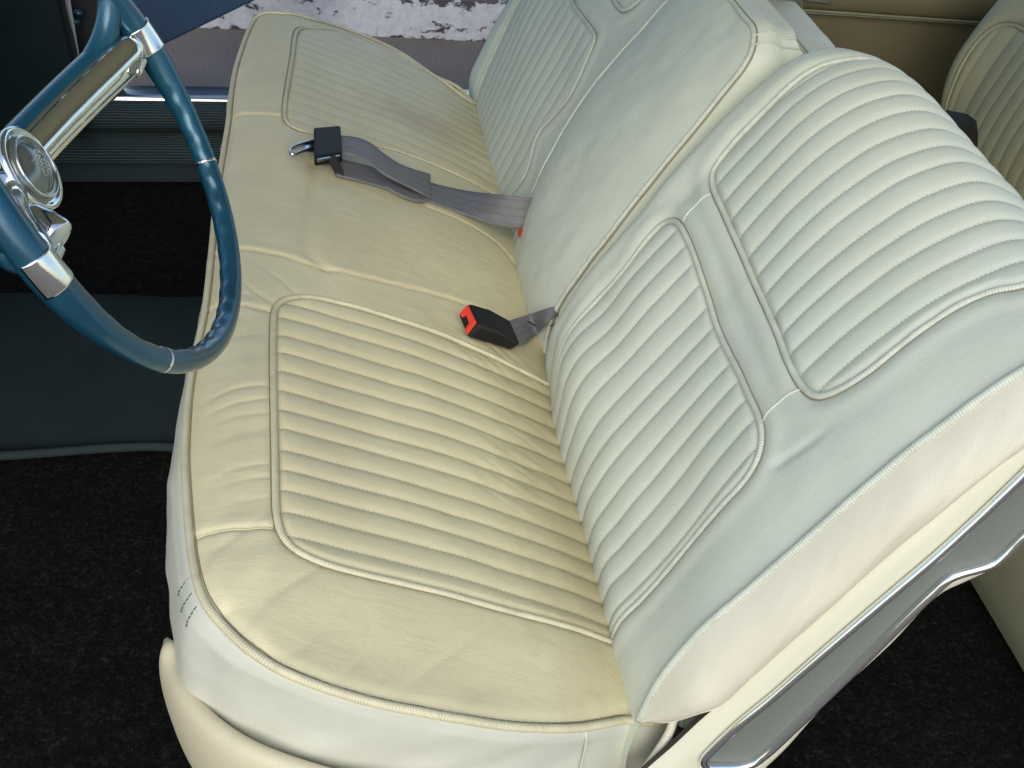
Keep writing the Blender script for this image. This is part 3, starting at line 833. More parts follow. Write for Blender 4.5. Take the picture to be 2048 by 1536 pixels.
def pad(parent, name, F, y0, y1, s1, n_s, n_y, inserts, st, amp, mats, groove=.0032, seedk=1, smooth_outer=None, extra=None, edge_round=None):
    """front surface of a backrest: base mesh + pleated panels + their piping.  inserts: list of closed or open (s,y) polygons"""
    s = np.linspace(0, s1, n_s); y = np.linspace(y0, y1, n_y)
    Sg, Yg = np.meshgrid(s, y, indexing='ij')
    P = F(Sg, Yg)
    dS = np.gradient(P, axis=0); dY = np.gradient(P, axis=1)
    N = nrm(np.cross(dY, dS)); N *= np.sign((N * V(-.88, 0, .47)).sum(-1).mean())
    Lk = F.length
    q_ = np.stack([Sg.ravel() * Lk, Yg.ravel()], -1)
    H = np.zeros(len(q_)); UVb = np.zeros((len(q_), 2)); keepB = np.ones(len(q_), bool); ks = []
    for poly in inserts:
        pl = poly * V(Lk, 1)
        m_ = inside(q_, pl); d = pdist(q_, np.vstack([pl, pl[:1]]))
        ph = phase(q_[:, 1], st)
        H += smooth01(d / .012) * m_ * amp * ribh(ph) - m_ * .001
        H -= groove * np.exp(-(d / .0052) ** 2)
        # leather outside puffs up a little beside the welt
        H += (~m_) * .0020 * np.exp(-((d - .016) / .010) ** 2)
        UVb[m_, 0] = q_[m_, 0]; UVb[m_, 1] = ph[m_]; keepB &= ~m_; ks.append(m_)
    H += .0016 * vnoise(q_[:, 0] * 9, q_[:, 1] * 9, 50 + seedk) + .0006 * vnoise(q_[:, 0] * 30, q_[:, 1] * 24, 60 + seedk)
    if extra is not None: H += extra(q_[:, 0], q_[:, 1])
    PP = P + N * H.reshape(n_s, n_y)[..., None]
    flat = PP.reshape(-1, 3)
    fcm = lambda m_: (m_.reshape(n_s, n_y)[:-1, :-1] & m_.reshape(n_s, n_y)[1:, 1:])
    kk = [fcm(m_) for m_ in ks]; kb_ = np.ones((n_s - 1, n_y - 1), bool)
    for k in kk: kb_ &= ~k
    a, f, u_ = compact(flat, grid_faces(n_s, n_y, keep=kb_), UVb)
    base = link(name, mesh(a, f, u_), mats[0], parent)
    for k in kk:
        a, f, u_ = compact(flat, grid_faces(n_s, n_y, keep=k), UVb)
        link('pleated_panel', mesh(a, f, u_), mats[1], base)
    def at(sy, lift):
        """surface point with displacement at (s,y)"""
        sy = np.asarray(sy); i = np.clip(sy[:, 0] / s1 * (n_s - 1), 0, n_s - 1.001); j = np.clip((sy[:, 1] - y0) / (y1 - y0) * (n_y - 1), 0, n_y - 1.001)
        i0 = i.astype(int); j0 = j.astype(int); a_ = (i - i0)[:, None]; b_ = (j - j0)[:, None]
        A = PP[i0, j0] * (1 - a_) * (1 - b_) + PP[i0 + 1, j0] * a_ * (1 - b_) + PP[i0, j0 + 1] * (1 - a_) * b_ + PP[i0 + 1, j0 + 1] * a_ * b_
        return A + N[i0, j0] * lift
    for poly in inserts:
        ring = np.vstack([poly, poly[:1]])
        p_ = smooth_path(at(ring, .0020), 6)
        tube('piping', p_, .0036, mats[2], base, 10)
        pl2 = poly * V(Lk, 1); T2 = nrm(np.gradient(pl2, axis=0)); n2 = np.stack([T2[:, 1], -T2[:, 0]], -1)
        c2 = pl2.mean(0); n2 *= np.sign(((pl2 - c2) * n2).sum(1).mean())
        tube('seam', smooth_path(at((pl2 + n2 * .0040) / V(Lk, 1), .0001), 4), .0007, M_seam, base, 6)
    return base, PP, N, at

# driver's backrest
D_y0 = [(.474, -.235), (.472, -.20), (.474, -.175), (.480, -.142), (.492, -.09), (.52, -.028), (.556, .027), (.621, .12), (.663, .178), (.70, .222), (.735, .256), (.772, .279), (.815, .282), (.85, .258), (.872, .19)]
D_y1 = [(.482, -.235), (.473, -.20), (.470, -.17), (.473, -.138), (.478, -.115), (.495, -.086), (.534, -.011), (.58, .08), (.627, .152), (.66, .195), (.70, .237), (.74, .266), (.785, .286), (.83, .278), (.86, .25), (.878, .18)]
D_y3 = [(.482, -.235), (.472, -.19), (.470, -.148), (.474, -.11), (.490, -.062), (.512, -.022), (.556, .046), (.598, .11), (.632, .168), (.668, .222), (.705, .262), (.745, .292), (.79, .305), (.832, .290), (.86, .255), (.875, .18)]
D_y5 = [(.484, -.235), (.475, -.17), (.474, -.10), (.478, -.062), (.492, -.029), (.519, .006), (.546, .052), (.59, .115), (.631, .176), (.668, .228), (.702, .270), (.742, .300), (.79, .310), (.83, .292), (.858, .25), (.87, .18)]
D_y55 = [(.520, -.235), (.500, -.17), (.490, -.125), (.493, -.086), (.508, -.045), (.528, .000), (.581, .080), (.611, .130), (.641, .173), (.681, .227), (.711, .258), (.734, .278), (.753, .287), (.776, .292), (.798, .291), (.824, .282), (.850, .25), (.868, .18)]
D_y57 = [(p[0] + .024, p[1] - .010) for p in D_y55]
DF = loft_surface([(-.004, D_y0), (.04, [((a[0] + b_[0]) / 2 - .003, (a[1] + b_[1]) / 2 + .002) for a, b_ in zip(catmull(np.array(D_y0), 20), catmull(np.array(D_y1), 20))]), (.1, D_y1), (.3, D_y3), (.5, D_y5), (.580, D_y55), (.597, D_y57)])
low_px = [(1228, 1268), (1240, 1243), (1281, 1200), (1330, 1143), (1381, 1081), (1451, 1005), (1490, 962), (1510, 932), (1522, 900), (1524, 861), (1515, 828), (1498, 792), (1478, 745), (1457, 705), (1434, 655), (1416, 599), (1404, 560), (1393, 526), (1369, 467), (1352, 443), (1335, 441), (1318, 450), (1290, 482), (1250, 536), (1200, 592), (1160, 635), (1130, 680), (1118, 715)]
low = px_to_sy(DF, low_px, 0.02, .56, .75)
low = np.vstack([[.02, low[0][1]], low, [.02, low[-1][1]]])
low = catmull(low, 300)
up_px = [(2046, 571), (1990, 580), (1930, 604), (1860, 645), (1800, 690), (1740, 738), (1690, 770), (1650, 788), (1625, 790), (1600, 770), (1575, 722), (1550, 655), (1520, 590), (1490, 520), (1466, 468), (1440, 410), (1424, 372), (1424, 345), (1440, 318), (1478, 270), (1530, 218), (1590, 160), (1640, 130), (1668, 123)]
up = px_to_sy(DF, up_px, 0.06, .54, .97)
up = np.vstack([[.96, .108], [.90, .107], up, [.84, .508], [.90, .51], [.96, .51]])
up = catmull(up, 300)
st_b = np.r_[st_n, st_n[-1] + pit * 1.0]
def dr_extra(a, y):
    # soft vertical break in the near border and a crease band between the inserts
    e = -.0022 * np.exp(-((y - .085 - .02 * np.sin(a * 9)) / .006) ** 2) * smooth01((a - .36) / .03) * smooth01((.46 - a) / .05)
    return e
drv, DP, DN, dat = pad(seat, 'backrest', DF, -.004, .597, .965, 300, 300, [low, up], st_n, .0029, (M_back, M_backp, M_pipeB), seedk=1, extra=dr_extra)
# stitch line gap between inserts: short seams that continue the pleats
def bseam(px_list, parent, y0, y1, F, atf, mat, r=.0011, smax=.97):
    q_ = catmull(px_to_sy(F, px_list, y0, y1, smax), 40)
    tube('seam', smooth_path(atf(q_, .0003), 4), r, mat, parent, 6)
bseam([(1366, 443), (1390, 415), (1421, 386)], drv, .3, .56, DF, dat, M_back)
bseam([(1524, 843), (1560, 805), (1597, 776)], drv, .05, .2, DF, dat, M_back)
# near outer welt
i0_ = float(px_to_sy(DF, [(1279, 1437)], -.004, .05, .3)[0][0])
i_n = np.linspace(i0_, .93, 260)
welt_n = np.stack([i_n, np.full_like(i_n, -.002)], -1)
WN = smooth_path(dat(welt_n, .0015), 5)
tube('welt_piping', WN, .0040, M_pipeB, drv, 12)
# far side wall of the driver's backrest
sidef = DP[:, -1]
vs = []
kq = np.linspace(0, 1, len(sidef))[:, None]
for t_ in np.linspace(0, 1, 8):
    vs += list(sidef + V(.07, .004, -.02) * t_ * (1 - smooth01((kq - .55) / .3)))
link('far_boxing', mesh(vs, grid_faces(8, len(sidef))), M_back, drv)
# near side panel between the welt and the shell
ns_ = 120
fa = WN[np.linspace(0, 259, ns_).astype(int)]
shell_px = [(1280, 1440), (1300, 1448), (1335, 1449), (1400, 1428), (1450, 1411), (1490, 1374), (1560, 1310), (1638, 1240), (1760, 1130), (1895, 1011), (1980, 935), (2048, 876), (2120, 812)]
fb0 = np.array([UY(a, b_, -.030) for a, b_ in shell_px])
fb0[0] = UY(1280, 1440, -.003); fb0[1] = UY(1297, 1444, -.008); fb0[2] = UY(1335, 1446, -.018)
fb = catmull(fb0, ns_)
# tangent-blend the lower corner
vs = []; uv = []
nt_ = 34
for t_ in np.linspace(0, 1, nt_):
    for k in range(ns_):
        a = fa[k]; b_ = fb[k]
        p = a * (1 - t_) + b_ * t_
        bul = .022 * math.sin(math.pi * min(1, t_ * 1.05)) ** .75 * (.12 + .88 * smooth01(k / 22))
        p = p + V(0, -bul, 0) + V(0, 1, 0) * (.0024 * vnoise(k * .07, t_ * 2.6, 71) + .0006 * vnoise(k * .30 + t_ * 5, t_ * 8, 72)) * math.sin(math.pi * t_)
        vs.append(p); uv.append((k, t_))
link('near_boxing', mesh(vs, grid_faces(nt_, ns_), uv), M_side2, drv)
# cream shell band with chrome framed inlay on the side of the backrest
sh_top = [(1240, 1600), (1300, 1545), (1352, 1500), (1400, 1455), (1448, 1413), (1490, 1374), (1560, 1310), (1638, 1240), (1760, 1130), (1895, 1011), (1980, 935), (2048, 876), (2120, 812)]
sh_bot = [(1490, 1600), (1530, 1549), (1580, 1500), (1640, 1432), (1700, 1373), (1790, 1290), (1850, 1225), (1890, 1190), (1930, 1172), (1975, 1152), (2010, 1128), (2048, 1090), (2120, 1010)]
ta = catmull(np.array([UY(a, b_, -.036) for a, b_ in sh_top]), 140); tb = catmull(np.array([UY(a, b_, -.036) for a, b_ in sh_bot]), 140)
vs = []; nb = 30
for t_ in np.linspace(0, 1, nb):
    for k in range(140):
        e = 1 - (abs(2 * t_ - 1)) ** 8
        vs.append(ta[k] * (1 - t_) + tb[k] * t_ + V(0, -.010 * e + .006, 0))
# rim turned inwards on both long sides
back = []
for arr in (ta, tb): pass
shell = link('shell_panel', mesh(vs, grid_faces(nb, 140)), M_cream, seat)
vs2 = list(tb + V(0, .006, 0)) + list(tb + V(0, .03, 0)); link('shell_edge', mesh(vs2, grid_faces(2, 140)), M_cream, shell)
vs2 = list(ta + V(0, .006, 0)) + list(ta + V(0, .012, 0)); link('shell_edge', mesh(vs2, grid_faces(2, 140)), M_gapbrown, shell)  # upper rim coloured dark brown to match the gap beside it
mo_px = [(1408, 1520), (1425, 1500), (1480, 1448), (1548, 1392), (1640, 1312), (1720, 1243), (1800, 1175), (1880, 1107), (1960, 1034), (2048, 950), (2110, 890)]
mo2_px = [(2110, 1010), (2048, 1073), (2010, 1110), (1985, 1128), (1955, 1138), (1925, 1146), (1900, 1156), (1870, 1182), (1800, 1250), (1740, 1310), (1660, 1388), (1590, 1455), (1530, 1510), (1500, 1529), (1440, 1534), (1413, 1532)]
YM = -.0445
mo = catmull(np.array([UY(a, b_, YM) for a, b_ in mo_px + mo2_px]), 320, closed=True)
tube('chrome_moulding', np.vstack([mo]), .0042, M_chrome, shell, 12, closed=True)
inner = catmull(np.array([UY(a, b_, YM + .002) for a, b_ in mo_px + mo2_px]), 160, closed=True)
# flat inlay built as strip between the two long edges
ia = catmull(np.array([UY(a, b_, YM + .0015) for a, b_ in mo_px]), 100); ib = catmull(np.array([UY(a, b_, YM + .0015) for a, b_ in mo2_px[::-1]]), 100)
vs = []
for t_ in np.linspace(0, 1, 12):
    for k in range(100): vs.append(ia[k] * (1 - t_) + ib[k] * t_ + V(0, .0025 * math.sin(math.pi * t_), 0))
link('inlay', mesh(vs, grid_faces(12, 100)), M_inlay, shell)
# brown carrier seen in the gap below the side panel
link('hinge_cover', mesh(*box_data(.53, .62, -.005, .05, -.34, -.19)), M_gapbrown, seat, False)

# passenger's backrest
P_10 = [(.484, -.235), (.476, -.19), (.474, -.15), (.490, -.112), (.507, -.075), (.526, -.023), (.561, .046), (.597, .125), (.630, .180), (.665, .230), (.70, .268), (.74, .295), (.785, .303), (.825, .285), (.85, .245), (.865, .18)]
P_14 = [(.484, -.245), (.474, -.20), (.470, -.16), (.474, -.122), (.490, -.075), (.508, -.03), (.541, .055), (.580, .130), (.620, .192), (.66, .245), (.70, .280), (.74, .303), (.785, .305), (.825, .285), (.85, .245), (.865, .18)]
P_15 = [(.500, -.245), (.488, -.20), (.478, -.15), (.478, -.115), (.496, -.07), (.514, -.03), (.548, .035), (.59, .11), (.635, .18), (.675, .235), (.715, .270), (.75, .29), (.79, .292), (.83, .272), (.855, .235), (.868, .18)]
P_9 = [(p[0] + .006, p[1]) for p in P_10]
PF = loft_surface([(.56, [(p[0] + .02, p[1]) for p in P_9]), (.9, P_9), (1.02, P_10), (1.22, [((a[0] + b_[0]) / 2 - .004, (a[1] + b_[1]) / 2 + .002) for a, b_ in zip(P_10, P_14)]), (1.42, P_14), (1.495, P_15), (1.515, [(p[0] + .03, p[1] - .012) for p in P_15])])
pl_px = [(1018, 395), (1050, 352), (1060, 320), (1073, 273), (1100, 238), (1132, 203), (1160, 155), (1183, 98), (1190, 74), (1180, 55), (1144, 2)]
pl = px_to_sy(PF, pl_px, .95, 1.5, .75)
top_s = float(px_to_sy(PF, [(1144, 2)], .95, 1.5, .75)[0][0])
pl = np.vstack([[.03, pl[0][1]], pl, [top_s + .02, 1.25], [top_s + .03, 1.37], [top_s + .01, 1.405], [top_s - .04, 1.42], [.25, 1.425], [.03, 1.42]])
pl = catmull(pl, 300)
pu = px_to_sy(PF, [(1276, 2), (1262, 14), (1246, 21), (1236, 14), (1228, 1)], .95, 1.5, .85)
pu = np.vstack([[.93, 1.0], [.85, pu[0][1] - .008], pu, [pu[-1][0] + .012, 1.2], [pu[-1][0] + .02, 1.38], [pu[-1][0] + .05, 1.42], [.93, 1.42]])
pu = catmull(pu, 200)
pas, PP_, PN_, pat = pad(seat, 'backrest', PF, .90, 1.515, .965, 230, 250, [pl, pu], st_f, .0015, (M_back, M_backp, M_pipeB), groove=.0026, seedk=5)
sidef = PP_[:, -1]; vs = []
kq = np.linspace(0, 1, len(sidef))[:, None]
for t_ in np.linspace(0, 1, 6): vs += list(sidef + V(.07, .002, -.02) * t_ * (1 - smooth01((kq - .55) / .3)))
link('far_boxing', mesh(vs, grid_faces(6, len(sidef))), M_back, pas)
sq = np.stack([np.linspace(.12, .93, 120), np.full(120, 1.495)], -1)
tube('welt_piping', smooth_path(pat(sq, .001), 4), .0035, M_pipeB, pas, 8)

# centre armrest folded up between the two backrests
A_r = [(.484, -.20), (.480, -.15), (.482, -.10), (.493, -.065), (.513, -.025), (.537, .017), (.605, .136), (.640, .192), (.662, .228), (.685, .262), (.708, .292)]
A_l = [(.484, -.20), (.478, -.15), (.486, -.118), (.496, -.075), (.511, -.030), (.527, .012), (.564, .09), (.613, .165), (.655, .222), (.682, .258), (.705, .288)]
A_m = [((a[0] + b_[0]) / 2 - .010, (a[1] + b_[1]) / 2 + .004) for a, b_ in zip(A_r, A_l)]
AF = loft_surface([(.606, A_r), (.66, [(p[0] * .5 + q_[0] * .5 - .003, p[1] * .5 + q_[1] * .5) for p, q_ in zip(A_r, A_m)]), (.76, A_m), (.85, [(p[0] * .5 + q_[0] * .5 - .003, p[1] * .5 + q_[1] * .5) for p, q_ in zip(A_l, A_m)]), (.905, A_l)])
# rounded outline in (s,y), piping and boxing
right_px = [(1080, 660), (1098, 640), (1118, 612), (1160, 556), (1200, 502), (1265, 416), (1330, 330), (1385, 265), (1440, 198), (1468, 150), (1482, 105), (1480, 65), (1466, 32), (1440, -2)]
rsy = px_to_sy(AF, right_px, .606, .80, 1.0)
ns_a, ny_a = 170, 90
s_r = np.linspace(0, 1, ns_a)
Lk = AF.length
def rnd(s):       # inset of the side edges near the top corners
    r_ = .055 / Lk; t = np.clip((s - (1 - r_)) / r_, 0, 1)
    return .055 * (1 - np.sqrt(np.clip(1 - t ** 2, 0, 1)))
def bot(s):
    t = np.clip((.30 - s) / .30, 0, 1); return .0 * t
Pa = np.zeros((ns_a, ny_a, 3))
for i, s in enumerate(s_r):
    ya = .606 + rnd(s); yb = .905 - rnd(s)
    yl = np.linspace(ya, yb, ny_a)
    Pa[i] = AF(np.full(ny_a, s), yl)
dS = np.gradient(Pa, axis=0); dY = np.gradient(Pa, axis=1); Na = nrm(np.cross(dY, dS)); Na *= np.sign((Na * V(-.88, 0, .47)).sum(-1).mean())
uu = np.linspace(0, 1, ny_a)[None, :]; ss = s_r[:, None]
Ha = .004 * (4 * uu * (1 - uu)) ** .5 * (1 - smooth01((ss - .93) / .07)) + .0016 * vnoise(ss * 5 + 0 * uu, uu * 4 + 0 * ss, 81) + .0007 * vnoise(ss * 18 + uu * 3, uu * 12 + 0 * ss, 82)
Pa2 = Pa + Na * Ha[..., None]
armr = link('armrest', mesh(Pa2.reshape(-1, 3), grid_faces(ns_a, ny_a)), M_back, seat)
ring = np.vstack([Pa2[:, 0], Pa2[-1, 1:], Pa2[::-1, -1][1:]])
ring = catmull(ring[::6], 420)
tube('piping', ring, .0032, M_pipeB, armr, 10)
rc_ = ring.mean(0); ro = nrm(ring - rc_); rt = nrm(np.gradient(ring, axis=0)); rn_ = nrm(np.cross(rt, V(-.88, 0, .47))); rn_ *= np.sign((rn_ * ro).sum(1).mean())
tube('seam', ring + rn_ * .0034 + V(.0022, 0, -.0011), .0008, M_seam, armr, 6)
ext = nrm(V(.86, 0, -.30)); topdir = nrm(V(.97, 0, -.05))
vs = []; nr_ = 26
rn = len(ring)
cen = ring.mean(0)
for t_ in np.linspace(0, 1, nr_):
    for k in range(rn):
        topw = smooth01((ring[k][2] - .24) / .05)
        dirr = ext * (1 - topw) + topdir * topw
        p = ring[k] + dirr * ((.13 * (1 - topw) + .052 * topw) * t_)
        oy = -1 if ring[k][1] < .754 else 1
        puff = .007 * math.sin(math.pi * min(1, t_ * 1.6)) if t_ < .62 else 0
        p = p + V(0, oy * puff * (1 - topw) - oy * .018 * t_ * t_ * (1 - topw), puff * topw * .9)
        p = p + V(0, .0014, .0014) * vnoise(k * .05, t_ * 5, 91) * min(1, t_ * 4)
        vs.append(p)
link('armrest_boxing', mesh(vs, grid_faces(nr_, rn)), M_back, armr)
# doubled seam where the top boxing meets the side boxing
kk_ = int(np.argmin(np.linalg.norm(PR(ring[:rn // 2]) - V(1481, 84), axis=1)))
for dk in (0, 4):
    ln_ = np.array([vs[int(t_) * rn + kk_ + dk] for t_ in range(0, nr_)]) + V(0, -.0008, .0008)
    tube('seam', ln_, .0012, M_pipeB, armr, 6)
# the fixed centre back behind the armrest, then the hidden cores
secc = catmull(np.array([(.800, -.10), (.768, .10), (.760, .20), (.763, .236), (.772, .250), (.784, .253), (.800, .2525), (.832, .2505), (.842, .240), (.846, .20), (.846, -.05)]), 60)
vs = []; yc = np.linspace(.598, .885, 40)
for y in yc:
    k = math.sqrt(max(0.0, 1 - max(0, (y - .862) / .023) ** 2))
    for (x, z) in secc: vs.append(V(.803 + (x - .803) * (.75 + .25 * k) + .0012 * vnoise(y * 30, x * 40, 33), y, z - .02 * (1 - k) + .0012 * vnoise(x * 40, y * 18, 34)))
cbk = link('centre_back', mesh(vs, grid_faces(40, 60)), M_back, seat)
tube('piping', np.array([V(.785, y, .2535) for y in np.linspace(.60, .86, 20)]), .0018, M_pipeB, cbk, 6)
o = fix_normals(link('backrest_core', mesh(*prism_data([V(.60, .92, .0), V(.70, .92, .20), V(.77, .92, .262), V(.80, .92, .21), V(.76, .92, -.0), V(.62, .92, -.24), V(.56, .92, -.24)], V(0, .56, 0))), M_back, seat, False)); bevel(o, .02, 5)
o = fix_normals(link('backrest_core', mesh(*prism_data([V(.53, .02, -.05), V(.70, .02, .18), V(.78, .02, .235), V(.84, .02, .21), V(.745, .02, .09), V(.665, .02, -.03), V(.60, .02, -.17), V(.53, .02, -.20)], V(0, .56, 0))), M_back, seat, False)); bevel(o, .008, 3)

# ------------------------------------------------------------------ REAR SEAT
rear = thing('rear_seat', 'shaded cream rear seat with pleated backrest, behind the front bench', 'car seat', (1.4, 0.75, -0.35))
R_a = [(1.40, -.22), (1.365, -.17), (1.352, -.12), (1.356, -.07), (1.372, -.01), (1.41, .08), (1.46, .17), (1.51, .24), (1.56, .28), (1.62, .28), (1.68, .24)]
R_far = [(1.43, -.22), (1.39, -.17), (1.368, -.11), (1.365, -.04), (1.385, .03), (1.43, .115), (1.48, .19), (1.53, .25), (1.58, .28), (1.64, .275), (1.69, .23)]
R_end = [(p[0] + .04, p[1] - .01) for p in R_far]
RF = loft_surface([(.0, R_a), (.6, R_a), (1.0, R_a), (1.25, R_a), (1.36, R_far), (1.39, R_end)])
ri = np.array([(.05, .25), (.05, 1.30), (.25, 1.31), (.42, 1.305), (.455, 1.28), (.46, 1.2), (.46, .8), (.46, .25)])
ri = np.vstack([catmull(ri[:2], 20), catmull(ri[1:], 120)[1:]])
ru = np.vstack([catmull(np.array([(.52, .25), (.52, 1.2), (.53, 1.27), (.56, 1.30), (.7, 1.305), (.9, 1.30)]), 100), [[.9, .25]]])
st_r = np.arange(.1, 1.45, .033)
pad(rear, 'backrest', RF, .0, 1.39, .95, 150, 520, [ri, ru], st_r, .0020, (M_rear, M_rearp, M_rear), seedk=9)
# rear cushion: rounded front bolster running across the car
rc_sec = [(1.03, -.34), (1.018, -.30), (1.012, -.22), (1.02, -.15), (1.028, -.10), (1.035, -.075), (1.052, -.055), (1.075, -.050), (1.10, -.054), (1.15, -.066), (1.25, -.10), (1.38, -.15)]
rcs = catmull(np.array(rc_sec), 70); yl = np.linspace(-.05, 1.50, 120); vs = []
for y in yl:
    for (x, z) in rcs:
        e = smooth01((y - 1.42) / .08)
        vs.append(V(x + .03 * e * (x < 1.06), y, z - .012 * e + .0016 * vnoise(x * 12, y * 8, 14)))
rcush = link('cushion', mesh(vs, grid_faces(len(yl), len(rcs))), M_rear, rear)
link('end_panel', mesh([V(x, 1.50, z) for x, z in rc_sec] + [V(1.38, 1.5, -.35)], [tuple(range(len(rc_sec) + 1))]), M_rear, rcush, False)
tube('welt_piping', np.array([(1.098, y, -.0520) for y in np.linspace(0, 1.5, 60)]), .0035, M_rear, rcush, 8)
# ------------------------------------------------------------------ SEAT BELTS
def resamp(L, n): return catmull(np.array(L), n)
def rbox(name, o_, a, b_, c_, mat, parent, bw=.004, taper=None):
    d = obox_data(o_, a, b_, c_); ob_ = fix_normals(link(name, mesh(*d), mat, parent, False)); bevel(ob_, bw, 4)
    return ob_
# far passenger belt lying over the middle of the seat
b1_ = thing('seat_belt', 'grey lap belt with black tongue housing, folded over itself in the middle of the cushion', 'seat belt', tuple(np.r_[hit(800, 380), -.05]), 'seat belts on the front bench')
def top_pt(px, py, lift=.004):
    p = hit(px, py, lift); return V(p[0], p[1], float(hx(p[0], p[1])) + lift)
def ribbon2(EA, EB, n=110, th=.0011, nw=9):
    def par(E):
        C_ = catmull(np.array(E), 0, raw=True); t = np.linspace(0, len(C_) - 1, n)
        return np.stack([np.interp(t, np.arange(len(C_)), C_[:, k]) for k in range(3)], -1)
    A = smooth_path(par(EA), 3); B = smooth_path(par(EB), 3); W_ = B - A; C_ = (A + B) / 2
    return ribbon_data(C_, W_, th, nw, np.linalg.norm(W_, axis=1), True)
lo_t = [top_pt(680, 318, .007), top_pt(720, 328, .005), top_pt(790, 344, .004), top_pt(862, 366, .004), top_pt(927, 381, .005), UX(1013, 390, .455), UX(1057, 395, .487), UX(1130, 398, .56)]
lo_b = [top_pt(672, 351, .006), top_pt(712, 361, .004), top_pt(780, 381, .003), top_pt(855, 404, .003), top_pt(927, 429, .004), UX(990, 451, .440), UX(1043, 457, .478), UX(1120, 460, .56)]
link('webbing', mesh(*ribbon2(lo_t, lo_b)), M_web, b1_)
up_t = [top_pt(676, 271, .020), top_pt(712, 275, .026), top_pt(739, 285, .031), top_pt(767, 307, .030), top_pt(797, 327, .024), top_pt(828, 339, .018), top_pt(852, 346, .012), top_pt(860, 349, .009), top_pt(852, 351, .0065), top_pt(828, 352, .006), top_pt(800, 345, .006), top_pt(775, 336, .006)]
up_b = [top_pt(676, 309, .018), top_pt(708, 311, .024), top_pt(737, 326, .029), top_pt(768, 349, .028), top_pt(800, 366, .022), top_pt(828, 380, .016), top_pt(850, 392, .011), top_pt(859, 396, .008), top_pt(848, 404, .0065), top_pt(826, 402, .006), top_pt(797, 391, .006), top_pt(770, 374, .006)]
link('webbing', mesh(*ribbon2(up_t, up_b)), M_web, b1_)
# black housing, its bright lower edge, the tongue and the slider beneath
c0, c1, c2, c3 = [top_pt(a, b_, .026) for a, b_ in ((627, 254), (681, 249), (684, 305), (628, 314))]
dn_ = V(0.0, 0.0, -.016)
o = fix_normals(link('housing', mesh(*prism_data([c0, c1, c2, c3], dn_)), M_black, b1_, False)); bevel(o, .004, 4)
e0, e1 = top_pt(634, 313, .024), top_pt(680, 305, .024)
e0 = e0 + V(0, -.0075, .001); e1 = e1 + V(0, -.0075, .001)
o = fix_normals(link('edge_plate', mesh(*obox_data(e0 + V(0, -.001, -.006), e1 - e0, V(0, .004, 0), V(0, 0, .0045))), M_chrome2, b1_, False)); bevel(o, .001, 2)
tg = [top_pt(a, b_, .012) for a, b_ in ((630, 281), (612, 284), (600, 289), (582, 294), (577, 300), (578, 309), (583, 314), (590, 312), (616, 301), (630, 300))]
hole = [top_pt(a, b_, .012) for a, b_ in ((611, 291), (590, 297), (587, 299), (587, 303), (590, 304), (612, 296))]
# tongue as outline plate with a slot: outer ring strip + inner ring strip
rim = catmull(np.array([top_pt(a, b_, .012) for a, b_ in ((628, 284), (606, 288), (584, 296), (580, 303), (584, 310), (602, 304), (628, 296))]), 50)
tube('tongue', rim, .0040, M_chrome2, b1_, 8, rb=.0022)
tq = [top_pt(a, b_, .012) for a, b_ in ((606, 284), (634, 276), (634, 303), (612, 302))]
o = fix_normals(link('tongue_plate', mesh(*prism_data(tq, V(0, 0, -.003))), M_chrome2, b1_, False)); bevel(o, .001, 2)
s0 = top_pt(658, 318, .020); s1 = top_pt(676, 350, .006)
rbox('slider', s0 + V(-.002, 0, -.004), (s1 - s0), nrm(V(1, .15, 0)) * .011, V(0, .004, .009), M_black, b1_, .002)
rbox('slider', top_pt(652, 314, .010), top_pt(682, 309, .010) - top_pt(652, 314, .010), V(0, .01, 0), V(0, 0, .006), M_black, b1_, .002)

# near driver's buckle
b2_ = thing('seat_belt', 'grey belt stalk ending in a black buckle with a bright red release button', 'seat belt', tuple(np.r_[hit(980, 680), -.10]), 'seat belts on the front bench')
# box corners measured on the photo: top face A,E,F,Dd at lift h ; bottom below
hB = .030
A_, E_, F_, D_ = [top_pt(a, b_, hB) for a, b_ in ((937, 604), (1022, 641), (1043, 690), (957, 647))]
B_, C_, G_ = [top_pt(a, b_, h) for (a, b_), h in (((914, 628), .010), ((934, 676), .004), ((1024, 702), .004))]
H_ = E_ + (G_ - F_)
mids = lambda a, b_: (a + b_) / 2
topm = [mids(A_, E_) + nrm(A_ - D_) * .002 + V(0, 0, .003), mids(D_, F_) + V(0, 0, .003)]
vsb = [A_, topm[0], E_, F_, topm[1], D_, B_, mids(B_, H_), H_, G_, mids(C_, G_), C_]
fb_ = [(0, 1, 4, 5), (1, 2, 3, 4), (6, 11, 10, 7), (7, 10, 9, 8), (5, 4, 10, 11), (4, 3, 9, 10), (0, 6, 7, 1), (1, 7, 8, 2), (2, 8, 9, 3), (0, 5, 11, 6)]
o = fix_normals(link('buckle', mesh(vsb, fb_), M_black, b2_, False)); bevel(o, .005, 5, 25)
# red button set in the end face
def endp(a, b_):     # a: across 0..1 (A->D), b: down 0..1
    return (A_ * (1 - a) + D_ * a) * (1 - b_) + (B_ * (1 - a) + C_ * a) * b_
en = nrm(np.cross(D_ - A_, B_ - A_)); en *= np.sign(en @ (A_ - E_))
red = [endp(.10, .10), endp(.90, .08), endp(.92, .90), endp(.74, .90), endp(.70, .50), endp(.34, .46), endp(.28, .78), endp(.10, .80)]
o = fix_normals(link('button', mesh(*prism_data([p + en * -.002 for p in red], en * .0045)), M_red, o, False)); bevel(o, .0012, 2)
